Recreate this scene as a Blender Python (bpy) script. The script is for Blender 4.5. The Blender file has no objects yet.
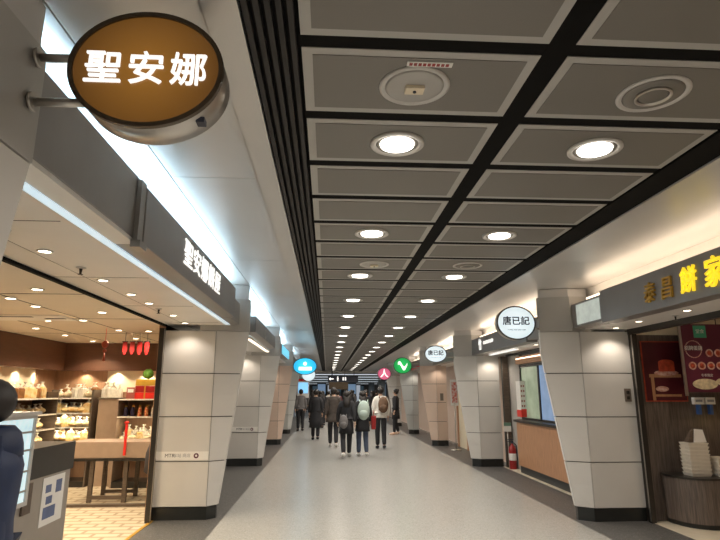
import bpy, bmesh, math, random
from mathutils import Vector, Matrix
random.seed(7)
SC = bpy.context.scene
COL = SC.collection
PI = math.pi

# ---------------------------------------------------------------- camera, world, exposure
def setup_camera():
    f = 545.0
    p = math.atan(122 / f)
    th = math.atan2(33.0, f / math.cos(p))
    F = Vector((math.sin(th) * math.cos(p), math.cos(th) * math.cos(p), math.sin(p)))
    R = Vector((math.cos(th), -math.sin(th), 0))
    U = R.cross(F)
    cam = bpy.data.cameras.new('camera')
    cam.sensor_width = 36
    cam.lens = f / 720 * 36
    cam.clip_start = 0.05
    o = bpy.data.objects.new('camera', cam)
    COL.objects.link(o)
    m = Matrix((R, U, -F)).transposed().to_4x4()
    m.translation = (0, 0, 1.6)
    o.matrix_world = m
    SC.camera = o
setup_camera()
w = bpy.data.worlds.new('world')
SC.world = w
w.use_nodes = True
w.node_tree.nodes['Background'].inputs[0].default_value = (0.9, 0.85, 0.8, 1)
w.node_tree.nodes['Background'].inputs[1].default_value = 0.12
SC.view_settings.view_transform = 'Standard'
SC.view_settings.look = 'None'
SC.view_settings.gamma = 1
SC.view_settings.exposure = 0.08
SC.view_settings.use_curve_mapping = False

WARM = (1.0, 0.87, 0.73)
COOL = (0.55, 0.82, 1.0)

def area_light(name, loc, size, power, color=WARM, rot=(0, 0, 0), sy=None, shape='DISK', spread=PI, parent=None):
    l = bpy.data.lights.new(name, 'AREA')
    l.shape = shape if sy is None else 'RECTANGLE'
    l.size = size
    if sy is not None:
        l.size_y = sy
    l.energy = power
    l.color = color
    l.spread = spread
    o = bpy.data.objects.new(name, l)
    o.location = loc
    o.rotation_euler = rot
    COL.objects.link(o)
    if parent: o.parent = parent
    return o

def spot_light(name, loc, power, color=WARM, rot=(0, 0, 0), angle=100, blend=0.6, parent=None, rad=0.04):
    l = bpy.data.lights.new(name, 'SPOT')
    l.energy = power; l.color = color; l.spot_size = math.radians(angle); l.spot_blend = blend
    l.shadow_soft_size = rad
    o = bpy.data.objects.new(name, l)
    o.location = loc; o.rotation_euler = rot
    COL.objects.link(o)
    if parent: o.parent = parent
    return o

# ---------------------------------------------------------------- materials
MATS = {}
def mat(name, col, rough=0.5, metal=0.0, noise=0.0, nscale=8.0, bump=0.0, bscale=60.0, emit=None, estr=1.0, spec=0.5,
        col2=None, stretch=None, alpha=1.0, trans=0.0):
    if name in MATS: return MATS[name]
    m = bpy.data.materials.new(name)
    m.use_nodes = True
    nt = m.node_tree
    b = nt.nodes['Principled BSDF']
    b.inputs['Base Color'].default_value = (*col, 1)
    b.inputs['Roughness'].default_value = rough
    b.inputs['Metallic'].default_value = metal
    b.inputs['Specular IOR Level'].default_value = spec
    b.inputs['Alpha'].default_value = alpha
    b.inputs['Transmission Weight'].default_value = trans
    tc = nt.nodes.new('ShaderNodeTexCoord')
    src = tc.outputs['Object']
    if stretch:
        mp = nt.nodes.new('ShaderNodeMapping')
        mp.inputs['Scale'].default_value = stretch
        nt.links.new(src, mp.inputs[0]); src = mp.outputs[0]
    if noise > 0:
        n = nt.nodes.new('ShaderNodeTexNoise')
        n.inputs['Scale'].default_value = nscale
        n.inputs['Detail'].default_value = 4
        nt.links.new(src, n.inputs['Vector'])
        r = nt.nodes.new('ShaderNodeValToRGB')
        c2 = col2 or tuple(c * (1 - noise) for c in col)
        r.color_ramp.elements[0].color = (*c2, 1); r.color_ramp.elements[0].position = 0.35
        r.color_ramp.elements[1].color = (*col, 1); r.color_ramp.elements[1].position = 0.65
        nt.links.new(n.outputs['Fac'], r.inputs[0])
        nt.links.new(r.outputs[0], b.inputs['Base Color'])
    if bump > 0:
        n2 = nt.nodes.new('ShaderNodeTexNoise')
        n2.inputs['Scale'].default_value = bscale
        nt.links.new(src, n2.inputs['Vector'])
        bp = nt.nodes.new('ShaderNodeBump')
        bp.inputs['Strength'].default_value = bump
        bp.inputs['Distance'].default_value = 0.01
        nt.links.new(n2.outputs['Fac'], bp.inputs['Height'])
        nt.links.new(bp.outputs[0], b.inputs['Normal'])
    if emit:
        b.inputs['Emission Color'].default_value = (*emit, 1)
        b.inputs['Emission Strength'].default_value = estr
    MATS[name] = m
    return m

def terrazzo(name, base, a, bcol, rough):
    m = bpy.data.materials.new(name); m.use_nodes = True
    nt = m.node_tree; b = nt.nodes['Principled BSDF']
    tc = nt.nodes.new('ShaderNodeTexCoord')
    v = nt.nodes.new('ShaderNodeTexVoronoi'); v.inputs['Scale'].default_value = 90
    nt.links.new(tc.outputs['Object'], v.inputs['Vector'])
    sep = nt.nodes.new('ShaderNodeSeparateColor')
    nt.links.new(v.outputs['Color'], sep.inputs[0])
    r = nt.nodes.new('ShaderNodeValToRGB'); r.color_ramp.interpolation = 'CONSTANT'
    e = r.color_ramp.elements
    e[0].position = 0; e[0].color = (*a, 1)
    e[1].position = 0.12; e[1].color = (*base, 1)
    x = e.new(0.86); x.color = (*bcol, 1)
    nt.links.new(sep.outputs[0], r.inputs[0])
    nt.links.new(r.outputs[0], b.inputs['Base Color'])
    b.inputs['Roughness'].default_value = rough
    MATS[name] = m
    return m

def tilefloor(name, c1, c2, mortar, scale, bw, rh, rough, msize=0.02, offs=0.5):
    m = bpy.data.materials.new(name); m.use_nodes = True
    nt = m.node_tree; b = nt.nodes['Principled BSDF']
    tc = nt.nodes.new('ShaderNodeTexCoord')
    mp = nt.nodes.new('ShaderNodeMapping')
    nt.links.new(tc.outputs['Object'], mp.inputs[0])
    br = nt.nodes.new('ShaderNodeTexBrick')
    br.offset = offs
    br.inputs['Color1'].default_value = (*c1, 1); br.inputs['Color2'].default_value = (*c2, 1)
    br.inputs['Mortar'].default_value = (*mortar, 1); br.inputs['Scale'].default_value = scale
    br.inputs['Mortar Size'].default_value = msize
    br.inputs['Brick Width'].default_value = bw; br.inputs['Row Height'].default_value = rh
    nt.links.new(mp.outputs[0], br.inputs['Vector'])
    nt.links.new(br.outputs['Color'], b.inputs['Base Color'])
    b.inputs['Roughness'].default_value = rough
    MATS[name] = m
    return m

def ribbed(name, col, scale, rough=0.4, metal=0.0, axis='X'):
    m = bpy.data.materials.new(name); m.use_nodes = True
    nt = m.node_tree; b = nt.nodes['Principled BSDF']
    b.inputs['Base Color'].default_value = (*col, 1); b.inputs['Roughness'].default_value = rough; b.inputs['Metallic'].default_value = metal
    tc = nt.nodes.new('ShaderNodeTexCoord'); wv = nt.nodes.new('ShaderNodeTexWave')
    wv.bands_direction = axis; wv.inputs['Scale'].default_value = scale
    nt.links.new(tc.outputs['Object'], wv.inputs[0])
    bp = nt.nodes.new('ShaderNodeBump'); bp.inputs['Strength'].default_value = 0.6; bp.inputs['Distance'].default_value = 0.01
    nt.links.new(wv.outputs['Fac'], bp.inputs['Height']); nt.links.new(bp.outputs[0], b.inputs['Normal'])
    MATS[name] = m
    return m

terrazzo('terrazzo', (0.40, 0.395, 0.37), (0.33, 0.325, 0.305), (0.46, 0.455, 0.43), 0.23)
terrazzo('granite_dark', (0.095, 0.092, 0.088), (0.05, 0.05, 0.05), (0.17, 0.165, 0.16), 0.42)
tilefloor('shop_tile', (0.70, 0.60, 0.45), (0.66, 0.56, 0.41), (0.46, 0.37, 0.26), 1.6, 0.5, 0.26, 0.25, 0.035)
mat('cream_stone', (0.72, 0.64, 0.50), 0.35, noise=0.12, nscale=5)
mat('black_void', (0.006, 0.006, 0.006), 0.9, noise=0.3, spec=0.05)
mat('black_trim', (0.007, 0.0065, 0.006), 0.8, noise=0.2, spec=0.1)
mat('black_louvre', (0.035, 0.031, 0.029), 0.6, noise=0.2, spec=0.3)
mat('black_slot', (0.008, 0.007, 0.007), 0.8, noise=0.2, spec=0.1)
mat('panel_field', (0.20, 0.185, 0.165), 0.5, 0.3, noise=0.06, nscale=400)
mat('panel_border', (0.43, 0.415, 0.39), 0.5, 0.2, noise=0.04, nscale=4)
mat('panel_pale', (0.62, 0.605, 0.59), 0.32, 0.4, noise=0.04, nscale=1.5)
mat('soffit', (0.78, 0.75, 0.71), 0.40, 0.1, noise=0.05, nscale=2)
mat('shop_ceiling', (0.74, 0.66, 0.55), 0.55, noise=0.05, nscale=2)
mat('steel_fascia', (0.33, 0.315, 0.30), 0.42, 0.55, noise=0.08, nscale=2.5, bump=0.02)
mat('steel_sign', (0.30, 0.285, 0.275), 0.40, 0.55, noise=0.07, nscale=2.5)
mat('clad', (0.64, 0.62, 0.585), 0.38, 0.05, noise=0.05, nscale=1.6, bump=0.02, bscale=200)
mat('clad_warm', (0.68, 0.52, 0.42), 0.38, 0.05, noise=0.05, nscale=1.6)
mat('clad_grey', (0.52, 0.53, 0.51), 0.38, 0.05, noise=0.05, nscale=1.6)
mat('groove', (0.06, 0.055, 0.05), 0.7, noise=0.2)
mat('plinth', (0.02, 0.022, 0.021), 0.3, noise=0.2)
mat('fin', (0.50, 0.485, 0.46), 0.42, 0.45, noise=0.06, nscale=3)
mat('chrome', (0.50, 0.47, 0.43), 0.34, 0.9, noise=0.05)
mat('dark_metal', (0.06, 0.055, 0.05), 0.35, 0.7, noise=0.1)
mat('bronze_rim', (0.10, 0.075, 0.05), 0.4, 0.6, noise=0.1)
mat('wall_brown', (0.15, 0.068, 0.04), 0.5, noise=0.15, nscale=4, stretch=(1, 1, 8))
mat('wall_wood', (0.42, 0.25, 0.15), 0.5, noise=0.15, nscale=4, stretch=(8, 8, 1))
mat('wall_cream', (0.80, 0.70, 0.52), 0.55, noise=0.05)
mat('wall_grey', (0.45, 0.43, 0.40), 0.5, noise=0.05)
mat('walnut_dark', (0.16, 0.125, 0.105), 0.45, noise=0.45, nscale=5, stretch=(14, 14, 0.8))
mat('grey_oak', (0.13, 0.095, 0.07), 0.45, noise=0.3, nscale=5, stretch=(1, 8, 8))
mat('oak_front', (0.52, 0.27, 0.14), 0.4, noise=0.2, nscale=5, stretch=(8, 8, 1))
mat('desk_panel', (0.36, 0.26, 0.19), 0.5, noise=0.1)
mat('white_lamp', (0.9, 0.9, 0.9), 0.5, emit=(1.0, 0.92, 0.82), estr=6)
mat('white_small_lamp', (0.9, 0.9, 0.9), 0.5, emit=(1.0, 0.84, 0.62), estr=10)
mat('lamp_ring', (0.55, 0.53, 0.50), 0.4, 0.2, noise=0.03)
mat('lamp_well', (0.30, 0.285, 0.26), 0.4, 0.4, noise=0.03)
mat('cool_led', (0.7, 0.75, 0.8), 0.5, emit=(0.50, 0.70, 0.82), estr=0.75)
mat('cool_led_hot', (0.9, 0.95, 1), 0.5, emit=(0.66, 0.87, 1.0), estr=9)
mat('warm_led', (1, 0.95, 0.9), 0.5, emit=(1.0, 0.80, 0.58), estr=2.5)
mat('letter_white', (0.95, 0.95, 0.95), 0.4, emit=(1, 0.98, 0.93), estr=0.9)
mat('letter_gold', (0.95, 0.72, 0.05), 0.35, emit=(1.0, 0.72, 0.02), estr=0.75)
mat('letter_ochre', (0.62, 0.36, 0.05), 0.35, 0.3, noise=0.1)
mat('ink', (0.03, 0.035, 0.06), 0.5, noise=0.1)
mat('ink_grey', (0.35, 0.36, 0.38), 0.5, noise=0.1)
mat('paper_white', (0.82, 0.80, 0.76), 0.5, noise=0.03)
mat('red', (0.34, 0.015, 0.015), 0.35, noise=0.15)
mat('bright_red', (0.75, 0.03, 0.02), 0.4, noise=0.1)
mat('green_plastic', (0.08, 0.42, 0.25), 0.4, noise=0.1)
mat('cloth_pale_green', (0.16, 0.30, 0.22), 0.5, noise=0.1)
mat('green_leaf', (0.13, 0.33, 0.04), 0.6, noise=0.4, nscale=30)
mat('glass', (0.9, 0.95, 0.95), 0.03, trans=1.0, noise=0.01)

def glow_face(name, c_in, c_out, strength, r=0.35, power=1.0, zs=1.0):
    """internally lit acrylic: the brighter middle is painted into its emission colour"""
    m = bpy.data.materials.new(name); m.use_nodes = True
    nt = m.node_tree; b = nt.nodes['Principled BSDF']
    b.inputs['Base Color'].default_value = (*c_in, 1); b.inputs['Roughness'].default_value = 0.3
    b.inputs['Base Color'].default_value = (*[c * 0.25 for c in c_in], 1)
    tc = nt.nodes.new('ShaderNodeTexCoord')
    mp = nt.nodes.new('ShaderNodeMapping'); mp.inputs['Scale'].default_value = (1 / r, 0, 1 / r)
    gr = nt.nodes.new('ShaderNodeTexGradient'); gr.gradient_type = 'SPHERICAL'
    nt.links.new(tc.outputs['Object'], mp.inputs[0]); nt.links.new(mp.outputs[0], gr.inputs[0])
    rp = nt.nodes.new('ShaderNodeValToRGB')
    rp.color_ramp.elements[0].color = (*c_out, 1); rp.color_ramp.elements[1].color = (*c_in, 1)  # painted backlight: glow colour fades from centre to rim
    nt.links.new(gr.outputs['Fac'], rp.inputs[0]); nt.links.new(rp.outputs[0], b.inputs['Emission Color'])
    b.inputs['Emission Strength'].default_value = strength
    MATS[name] = m
    return m
glow_face('amber_face', (0.34, 0.145, 0.022), (0.070, 0.028, 0.007), 0.75, 0.30)
glow_face('white_face', (0.80, 0.90, 0.93), (0.60, 0.70, 0.72), 1.0, 0.3)
glow_face('blue_face', (0.05, 0.72, 0.95), (0.02, 0.35, 0.65), 1.2, 0.35)
glow_face('green_face', (0.02, 0.60, 0.12), (0.01, 0.22, 0.05), 1.0, 0.3)
glow_face('pink_face', (0.75, 0.18, 0.28), (0.45, 0.06, 0.14), 1.0, 0.3)

ORD = ['first', 'second', 'third', 'fourth', 'fifth', 'sixth', 'seventh', 'eighth', 'ninth', 'tenth', 'eleventh', 'twelfth', 'thirteenth',
       'fourteenth', 'fifteenth', 'sixteenth', 'seventeenth', 'eighteenth', 'nineteenth', 'twentieth']
# ---------------------------------------------------------------- mesh helpers
def box(bm, x0, x1, y0, y1, z0, z1, mi=0):
    vs = [bm.verts.new((x, y, z)) for x in (x0, x1) for y in (y0, y1) for z in (z0, z1)]
    for q in ((0, 1, 3, 2), (4, 6, 7, 5), (0, 4, 5, 1), (2, 3, 7, 6), (0, 2, 6, 4), (1, 5, 7, 3)):
        f = bm.faces.new([vs[i] for i in q]); f.material_index = mi
    return vs
def cyl(bm, p0, p1, r0, r1=None, n=20, mi=0, cap=True):
    r1 = r0 if r1 is None else r1
    p0, p1 = Vector(p0), Vector(p1)
    d = (p1 - p0).normalized()
    u = d.orthogonal().normalized(); v = d.cross(u)
    a = [bm.verts.new(p0 + (u * math.cos(2 * PI * i / n) + v * math.sin(2 * PI * i / n)) * r0) for i in range(n)]
    b = [bm.verts.new(p1 + (u * math.cos(2 * PI * i / n) + v * math.sin(2 * PI * i / n)) * r1) for i in range(n)]
    for i in range(n):
        f = bm.faces.new((a[i], a[(i + 1) % n], b[(i + 1) % n], b[i])); f.material_index = mi; f.smooth = True
    if cap:
        for ring in (a, b):
            f = bm.faces.new(ring if ring is b else list(reversed(ring))); f.material_index = mi
def lathe(bm, c, prof, n=24, mi=0, axis='Z', sx=1.0, sy=1.0):
    """prof: list of (r, h)"""
    rings = []
    for r, h in prof:
        ring = []
        for i in range(n):
            a = 2 * PI * i / n
            q = (r * math.cos(a) * sx, r * math.sin(a) * sy, h)
            if axis == 'Y': q = (q[0], q[2], q[1])
            ring.append(bm.verts.new((c[0] + q[0], c[1] + q[1], c[2] + q[2])))
        rings.append(ring)
    for a, b in zip(rings, rings[1:]):
        for i in range(n):
            f = bm.faces.new((a[i], a[(i + 1) % n], b[(i + 1) % n], b[i])); f.material_index = mi; f.smooth = True
    for ring in (rings[0], rings[-1]):
        f = bm.faces.new(ring); f.material_index = mi
    return rings
def hexa(bm, outer, inner, mi=0):
    o = [bm.verts.new(p) for p in outer]; i = [bm.verts.new(p) for p in inner]
    n = len(o)
    for fv in [o, list(reversed(i))] + [(o[k], i[k], i[(k + 1) % n], o[(k + 1) % n]) for k in range(n)]:
        f = bm.faces.new(fv); f.material_index = mi
def ball(bm, c, r, s=(1, 1, 1), mi=0, seg=12):
    r_ = bmesh.ops.create_uvsphere(bm, u_segments=seg, v_segments=max(6, seg // 2 + 2), radius=r)
    for v in r_['verts']:
        v.co = Vector((v.co.x * s[0] + c[0], v.co.y * s[1] + c[1], v.co.z * s[2] + c[2]))
        for f in v.link_faces: f.material_index = mi; f.smooth = True
def obj(name, bm, mats, parent=None, loc=None, bevel=0.0, flat=True):
    bmesh.ops.recalc_face_normals(bm, faces=bm.faces)
    me = bpy.data.meshes.new(name)
    bm.to_mesh(me); bm.free()
    for m in (mats if isinstance(mats, (list, tuple)) else [mats]):
        me.materials.append(MATS[m] if isinstance(m, str) else m)
    o = bpy.data.objects.new(name, me)
    COL.objects.link(o)
    if loc: o.location = loc
    if parent: o.parent = parent
    if bevel:
        md = o.modifiers.new('bevel', 'BEVEL'); md.width = bevel; md.segments = 2; md.limit_method = 'ANGLE'
    return o
def B(): return bmesh.new()
def tag(o, label, cat=None, group=None, kind=None):
    if label: o['label'] = label
    if cat: o['category'] = cat
    if group: o['group'] = group
    if kind: o['kind'] = kind
    return o
def thing(name, label, cat, loc=(0, 0, 0), rz=0.0, group=None):
    o = bpy.data.objects.new(name, None); o.empty_display_size = 0.1
    COL.objects.link(o); o.location = loc; o.rotation_euler = (0, 0, rz)
    return tag(o, label, cat, group)
def struct(name, bm, m, parent=None, label=None):
    o = obj(name, bm, m, parent)
    if not parent: o['kind'] = 'structure'
    if label: o['label'] = label
    return o
def dup(root, loc=None, label=None, group=None, rz=None):
    r = root.copy(); COL.objects.link(r)
    if loc is not None: r.location = loc
    if rz is not None: r.rotation_euler = (0, 0, rz)
    if label: r['label'] = label
    if group: r['group'] = group
    for ch in list(root.children):
        c = ch.copy(); COL.objects.link(c); c.parent = r
        for g in list(ch.children):
            d = g.copy(); COL.objects.link(d); d.parent = c
    return r
ROT = {'-Y': Matrix.Rotation(PI / 2, 4, 'X'),
       '+X': Matrix.Rotation(PI / 2, 4, 'Z') @ Matrix.Rotation(PI / 2, 4, 'X'),
       '-X': Matrix.Rotation(-PI / 2, 4, 'Z') @ Matrix.Rotation(PI / 2, 4, 'X')}
def text(name, body, size, m, loc, face='-Y', parent=None, bold=0.0, depth=0.006, sx=1.0, sy=1.0, center=True, shear=0.0, space=1.0):
    c = bpy.data.curves.new(name, 'FONT')
    c.body = body; c.size = size; c.extrude = depth / 2; c.shear = shear; c.space_character = space
    c.align_x = 'CENTER' if center else 'LEFT'; c.align_y = 'CENTER'
    c.resolution_u = 3
    t = bpy.data.objects.new(name, c); COL.objects.link(t)
    dg = bpy.context.evaluated_depsgraph_get()
    me = bpy.data.meshes.new_from_object(t.evaluated_get(dg))
    bpy.data.objects.remove(t)
    me.name = name
    if bold:   # thicker strokes: the same outlines laid slightly apart
        bm = bmesh.new(); k_ = 0
        for dx, dy in ((-1, 0), (1, 0), (0, -1), (0, 1), (0, 0)):
            q = me.copy(); q.transform(Matrix.Translation((dx * bold * 0.6, dy * bold * 0.6, k_ * 0.0002))); bm.from_mesh(q); bpy.data.meshes.remove(q); k_ += 1
        bm.to_mesh(me); bm.free()
    me.transform(Matrix.Diagonal((sx, sy, 1, 1)))
    me.transform(ROT[face])
    me.materials.clear(); me.materials.append(MATS[m])
    o = bpy.data.objects.new(name, me); COL.objects.link(o)
    o.location = loc
    if parent: o.parent = parent
    return o

# ---------------------------------------------------------------- the setting
XL, XR = -1.33, 3.18            # pale floor edges
SL, SR = -2.22, 4.10            # shop lines
bm = B(); box(bm, XL, XR, -7, 38, -0.1, 0); struct('floor', bm, 'terrazzo')
bm = B(); box(bm, SL, XL, -7, 38, -0.1, 0); box(bm, XR, SR, -7, 38, -0.1, 0)
struct('floor', bm, 'granite_dark')
bm = B(); box(bm, SR - 0.22, SR + 0.02, 7.95, 12.4, 0.0, 0.004); box(bm, SR - 0.0, SR + 2.6, 2.0, 7.2, -0.1, 0.003)
struct('trim_1', bm, 'cream_stone')
bm = B(); box(bm, -6.2, SL, 0.5, 10.9, -0.1, 0.0); struct('floor', bm, 'shop_tile')
bm = B(); box(bm, SR, 8.0, 7.2, 38, -0.1, 0); box(bm, -8, SL, 10.9, 38, -0.1, 0); box(bm, -12, 14, 38, 112, -0.1, 0)
struct('floor', bm, 'terrazzo')
bm = B(); box(bm, SL, SL + 0.04, 2.05, 7.6, 0.0, 0.006); struct('trim_2', bm, 'letter_ochre')

# ceiling: dark void, perforated panels, black joints
ZC = 3.0
bm = B(); box(bm, -0.50, 2.36, -7, 38, ZC + 0.09, ZC + 0.2); struct('ceiling', bm, 'black_void')
def panel(bm, x0, x1, y0, y1, z, b=0.045):
    box(bm, x0, x1, y0, y1, z, z + 0.03, 1)
    box(bm, x0 + b, x1 - b, y0 + b, y1 - b, z - 0.003, z + 0.001, 0)
bm = B()
k0 = -14
for k in range(k0, 59):
    y0 = 1.98 + 0.607 * k + 0.041; y1 = 1.98 + 0.607 * (k + 1) - 0.041
    panel(bm, -0.125, 0.895, y0, y1, ZC)
    panel(bm, 1.01, 2.12, y0, y1, ZC)
struct('ceiling', bm, ['panel_field', 'panel_border'])
bm = B(); box(bm, 0.896, 1.009, -7, 38, ZC + 0.002, ZC + 0.08); box(bm, 2.13, 2.345, -7, 38, ZC - 0.01, ZC + 0.08)
for k in range(k0, 60):
    y = 1.98 + 0.607 * k
    box(bm, -0.13, 2.12, y - 0.040, y + 0.040, ZC + 0.003, ZC + 0.07)
struct('trim_3', bm, 'black_trim')
bm = B(); box(bm, -0.348, -0.13, -7, 38, ZC + 0.03, ZC + 0.085, 1)
for i in range(5):
    x = -0.335 + i * 0.042
    box(bm, x, x + 0.022, -7, 38, ZC - 0.008, ZC + 0.03, 0)
struct('trim_4', bm, ['black_louvre', 'black_slot'])
# side ceilings
bm = B()
box(bm, -0.49, -0.35, -7, 38, ZC, ZC + 0.03)
box(bm, -0.50, -0.487, -7, 38, ZC, ZC + 0.12)
struct('trim_5', bm, 'panel_pale')
bm = B()
for k in range(-3, 16):
    y = 1.2 + k * 2.5
    if y > 37: break
    box(bm, -1.12, -0.505, y + 0.003, min(y + 2.497, 38), ZC + 0.09, ZC + 0.12)
    box(bm, -1.95, -1.128, y + 0.003, min(y + 2.497, 38), ZC + 0.09, ZC + 0.12)
box(bm, -1.95, -0.5, -7, 38, ZC + 0.105, ZC + 0.13)
struct('ceiling', bm, 'panel_pale')
bm = B(); box(bm, 2.35, 2.52, -7, 38, ZC - 0.02, ZC + 0.02)
for k in range(-3, 16):
    y = 0.7 + k * 2.5
    box(bm, 2.527, 3.62, y + 0.003, min(y + 2.497, 38), ZC, ZC + 0.04)
box(bm, 2.52, 3.62, -7, 38, ZC + 0.015, ZC + 0.05)
struct('ceiling', bm, 'panel_pale')
# bulkheads behind the boards
bm = B(); box(bm, -1.80, -1.74, -7, 38, 2.545, ZC + 0.1); struct('wall_left', bm, 'soffit')
bm = B(); box(bm, 3.58, 3.64, -7, 38, 2.5, ZC + 0.02); struct('wall_right', bm, 'soffit')
ZL, ZR = 2.50, 2.43             # soffit heights
bm = B(); box(bm, SL - 0.02, -1.345, -7, 38, ZL, ZL + 0.04)
box(bm, -1.952, -1.948, 2.05, 38, ZL - 0.001, ZL + 0.01, 1)
for y in (2.9, 4.4, 5.9, 7.3): box(bm, SL, -1.45, y, y + 0.01, ZL - 0.001, ZL + 0.01, 1)
struct('ceiling', bm, ['soffit', 'groove'])
bm = B(); box(bm, 3.485, SR + 0.02, -7, 38, ZR, ZR + 0.04); struct('ceiling', bm, 'soffit')
bm = B(); box(bm, -6.2, SL - 0.03, 0.5, 10.9, 2.5, 2.56)
for x in (-3.1, -4.0, -4.9):
    box(bm, x, x + 0.012, 0.5, 10.6, 2.497, 2.51, 1)
for y in (3.4, 5.2, 7.0, 8.8): box(bm, -6, SL - 0.05, y, y + 0.012, 2.497, 2.51, 1)
struct('ceiling', bm, ['shop_ceiling', 'groove'])
bm = B(); box(bm, SR + 0.02, 8, -2, 38, 2.62, 2.68); box(bm, -8, SL - 0.03, 10.9, 38, 2.62, 2.68)
struct('ceiling', bm, 'soffit')
# door tracks
bm = B(); box(bm, SL - 0.02, SL + 0.02, 2.05, 7.6, 2.475, 2.499); struct('trim_6', bm, 'black_trim')
bm = B(); box(bm, SR - 0.03, SR + 0.04, 1.0, 7.2, 2.36, 2.66); box(bm, SR - 0.03, SR + 0.04, 7.95, 12.4, 2.38, 2.66)
box(bm, SR - 0.03, SR + 0.04, 13.15, 17.15, 2.38, 2.66)
struct('trim_7', bm, 'dark_metal')
# cladding between shops (walls behind pillars, side walls of the shops)
bm = B()
box(bm, -2.3, SL - 0.0, 7.62, 12.9, 0, 2.6)
for y0, y1 in ((13.3, 18), (18.2, 22.5), (22.6, 38)): box(bm, -2.3, SL, y0, y1, 0, 2.6)
box(bm, -2.3, SL, -7, 1.4, 0, 2.6)
struct('wall_left', bm, 'clad')
bm = B(); box(bm, SR + 0.1, SR + 0.16, 13.1, 38, 0, 2.7); box(bm, SR + 0.0, SR + 0.06, -7, 1.8, 0, 2.7)
struct('wall_right', bm, 'clad_warm')
bm = B(); box(bm, -3, 5, -7.1, -7.0, 0, 3.2); struct('wall_back', bm, 'wall_grey')

# ---------------------------------------------------------------- ceiling lamps
def downlight(label, x, y, z=ZC, r=0.155, power=11, group=None):
    t = thing('downlight', label, 'ceiling light', (x, y, z), 0, group)
    bm = B()
    lathe(bm, (0, 0, 0), [(r, 0.0), (r, -0.012), (r * 0.93, -0.018), (r * 0.80, -0.012), (r * 0.78, 0.0)], 32)
    obj('rim', bm, 'lamp_ring', t)
    bm = B(); lathe(bm, (0, 0, 0), [(r * 0.78, -0.006), (r * 0.76, -0.010), (r * 0.64, -0.004)], 32); obj('reflector', bm, 'lamp_well', t)
    bm = B(); lathe(bm, (0, 0, 0), [(r * 0.64, -0.006), (r * 0.62, -0.016), (r * 0.3, -0.018)], 32); obj('diffuser', bm, 'white_lamp', t)
    return t
base = None
ys = [2.89 + 1.821 * i for i in range(-4, 19)]
def rowname(i):
    return 'nearest' if i == 0 else ORD[i]
for i, y in enumerate(ys):
    n = i - 4
    for side, x in (('left', 0.385), ('right', 1.555)):
        if n < 0:
            lab = 'round recessed downlight behind the viewpoint, %s row, %s from the camera' % (side, ORD[-n - 1]); g = 'downlights behind the viewpoint'
        else:
            lab = 'lit round downlight, %s in the %s row of the central ceiling' % (rowname(n), side); g = 'central ceiling downlights'
        if base is None:
            base = downlight(lab, x, y, group=g); o = base
        else:
            o = dup(base, (x, y, ZC), lab, g)
        area_light('lamp', (x, y, ZC - 0.03), 0.2, 18, (1.0, 0.91, 0.80), spread=2.6)

# speaker and blank disc
def disc_fitting(name, label, x, y, sensor):
    t = thing(name, label, 'ceiling fitting', (x, y, ZC))
    bm = B(); lathe(bm, (0, 0, 0), [(0.165, 0), (0.165, -0.008), (0.150, -0.014), (0.142, -0.006)], 36); obj('rim', bm, 'lamp_ring', t)
    bm = B(); lathe(bm, (0, 0, 0), [(0.142, -0.004), (0.125, -0.012), (0.02, -0.013)], 36); obj('cover', bm, 'panel_border' if sensor else 'panel_field', t)
    if sensor:
        bm = B(); box(bm, -0.045, 0.045, -0.03, 0.03, -0.03, -0.012); c = obj('sensor_box', bm, 'wall_cream', t, bevel=0.004)
        bm = B(); lathe(bm, (0, 0, 0), [(0.008, -0.03), (0.008, -0.036), (0.003, -0.037)], 12); obj('lens', bm, 'ink', c)
    else:
        bm = B(); lathe(bm, (0, 0, 0), [(0.083, -0.012), (0.083, -0.022), (0.072, -0.022), (0.072, -0.012)], 36); obj('ring', bm, 'chrome', t)
        bm = B(); lathe(bm, (0, 0, 0), [(0.071, -0.013), (0.06, -0.015), (0.01, -0.015)], 36); obj('grille', bm, 'panel_field', t)
    return t
disc_fitting('sensor_fitting', 'unlit round cover with a cream square sensor, nearest the camera on the ceiling', 0.39, 2.285, True)
disc_fitting('ceiling_speaker', 'unlit round ceiling speaker with a bright inner ring, upper right', 1.545, 2.285, False)
disc_fitting('sensor_fitting', 'small unlit sensor cover on the left panels between second and third downlight', 0.51, 5.93, True)
disc_fitting('ceiling_speaker', 'small unlit round speaker on the right panels between second and third downlight', 1.57, 5.93, False)
t = thing('warning_strip', 'small white strip with red lettering above the square ceiling sensor', 'label strip', (0.43, 2.105, ZC - 0.004))
bm = B(); box(bm, -0.10, 0.10, -0.017, 0.017, -0.002, 0.001); obj('backing', bm, 'paper_white', t)
bm = B()
for i in range(9): box(bm, -0.09 + i * 0.020, -0.076 + i * 0.020, -0.009, 0.009, -0.004, -0.0015)
obj('lettering', bm, 'red', t)

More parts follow.
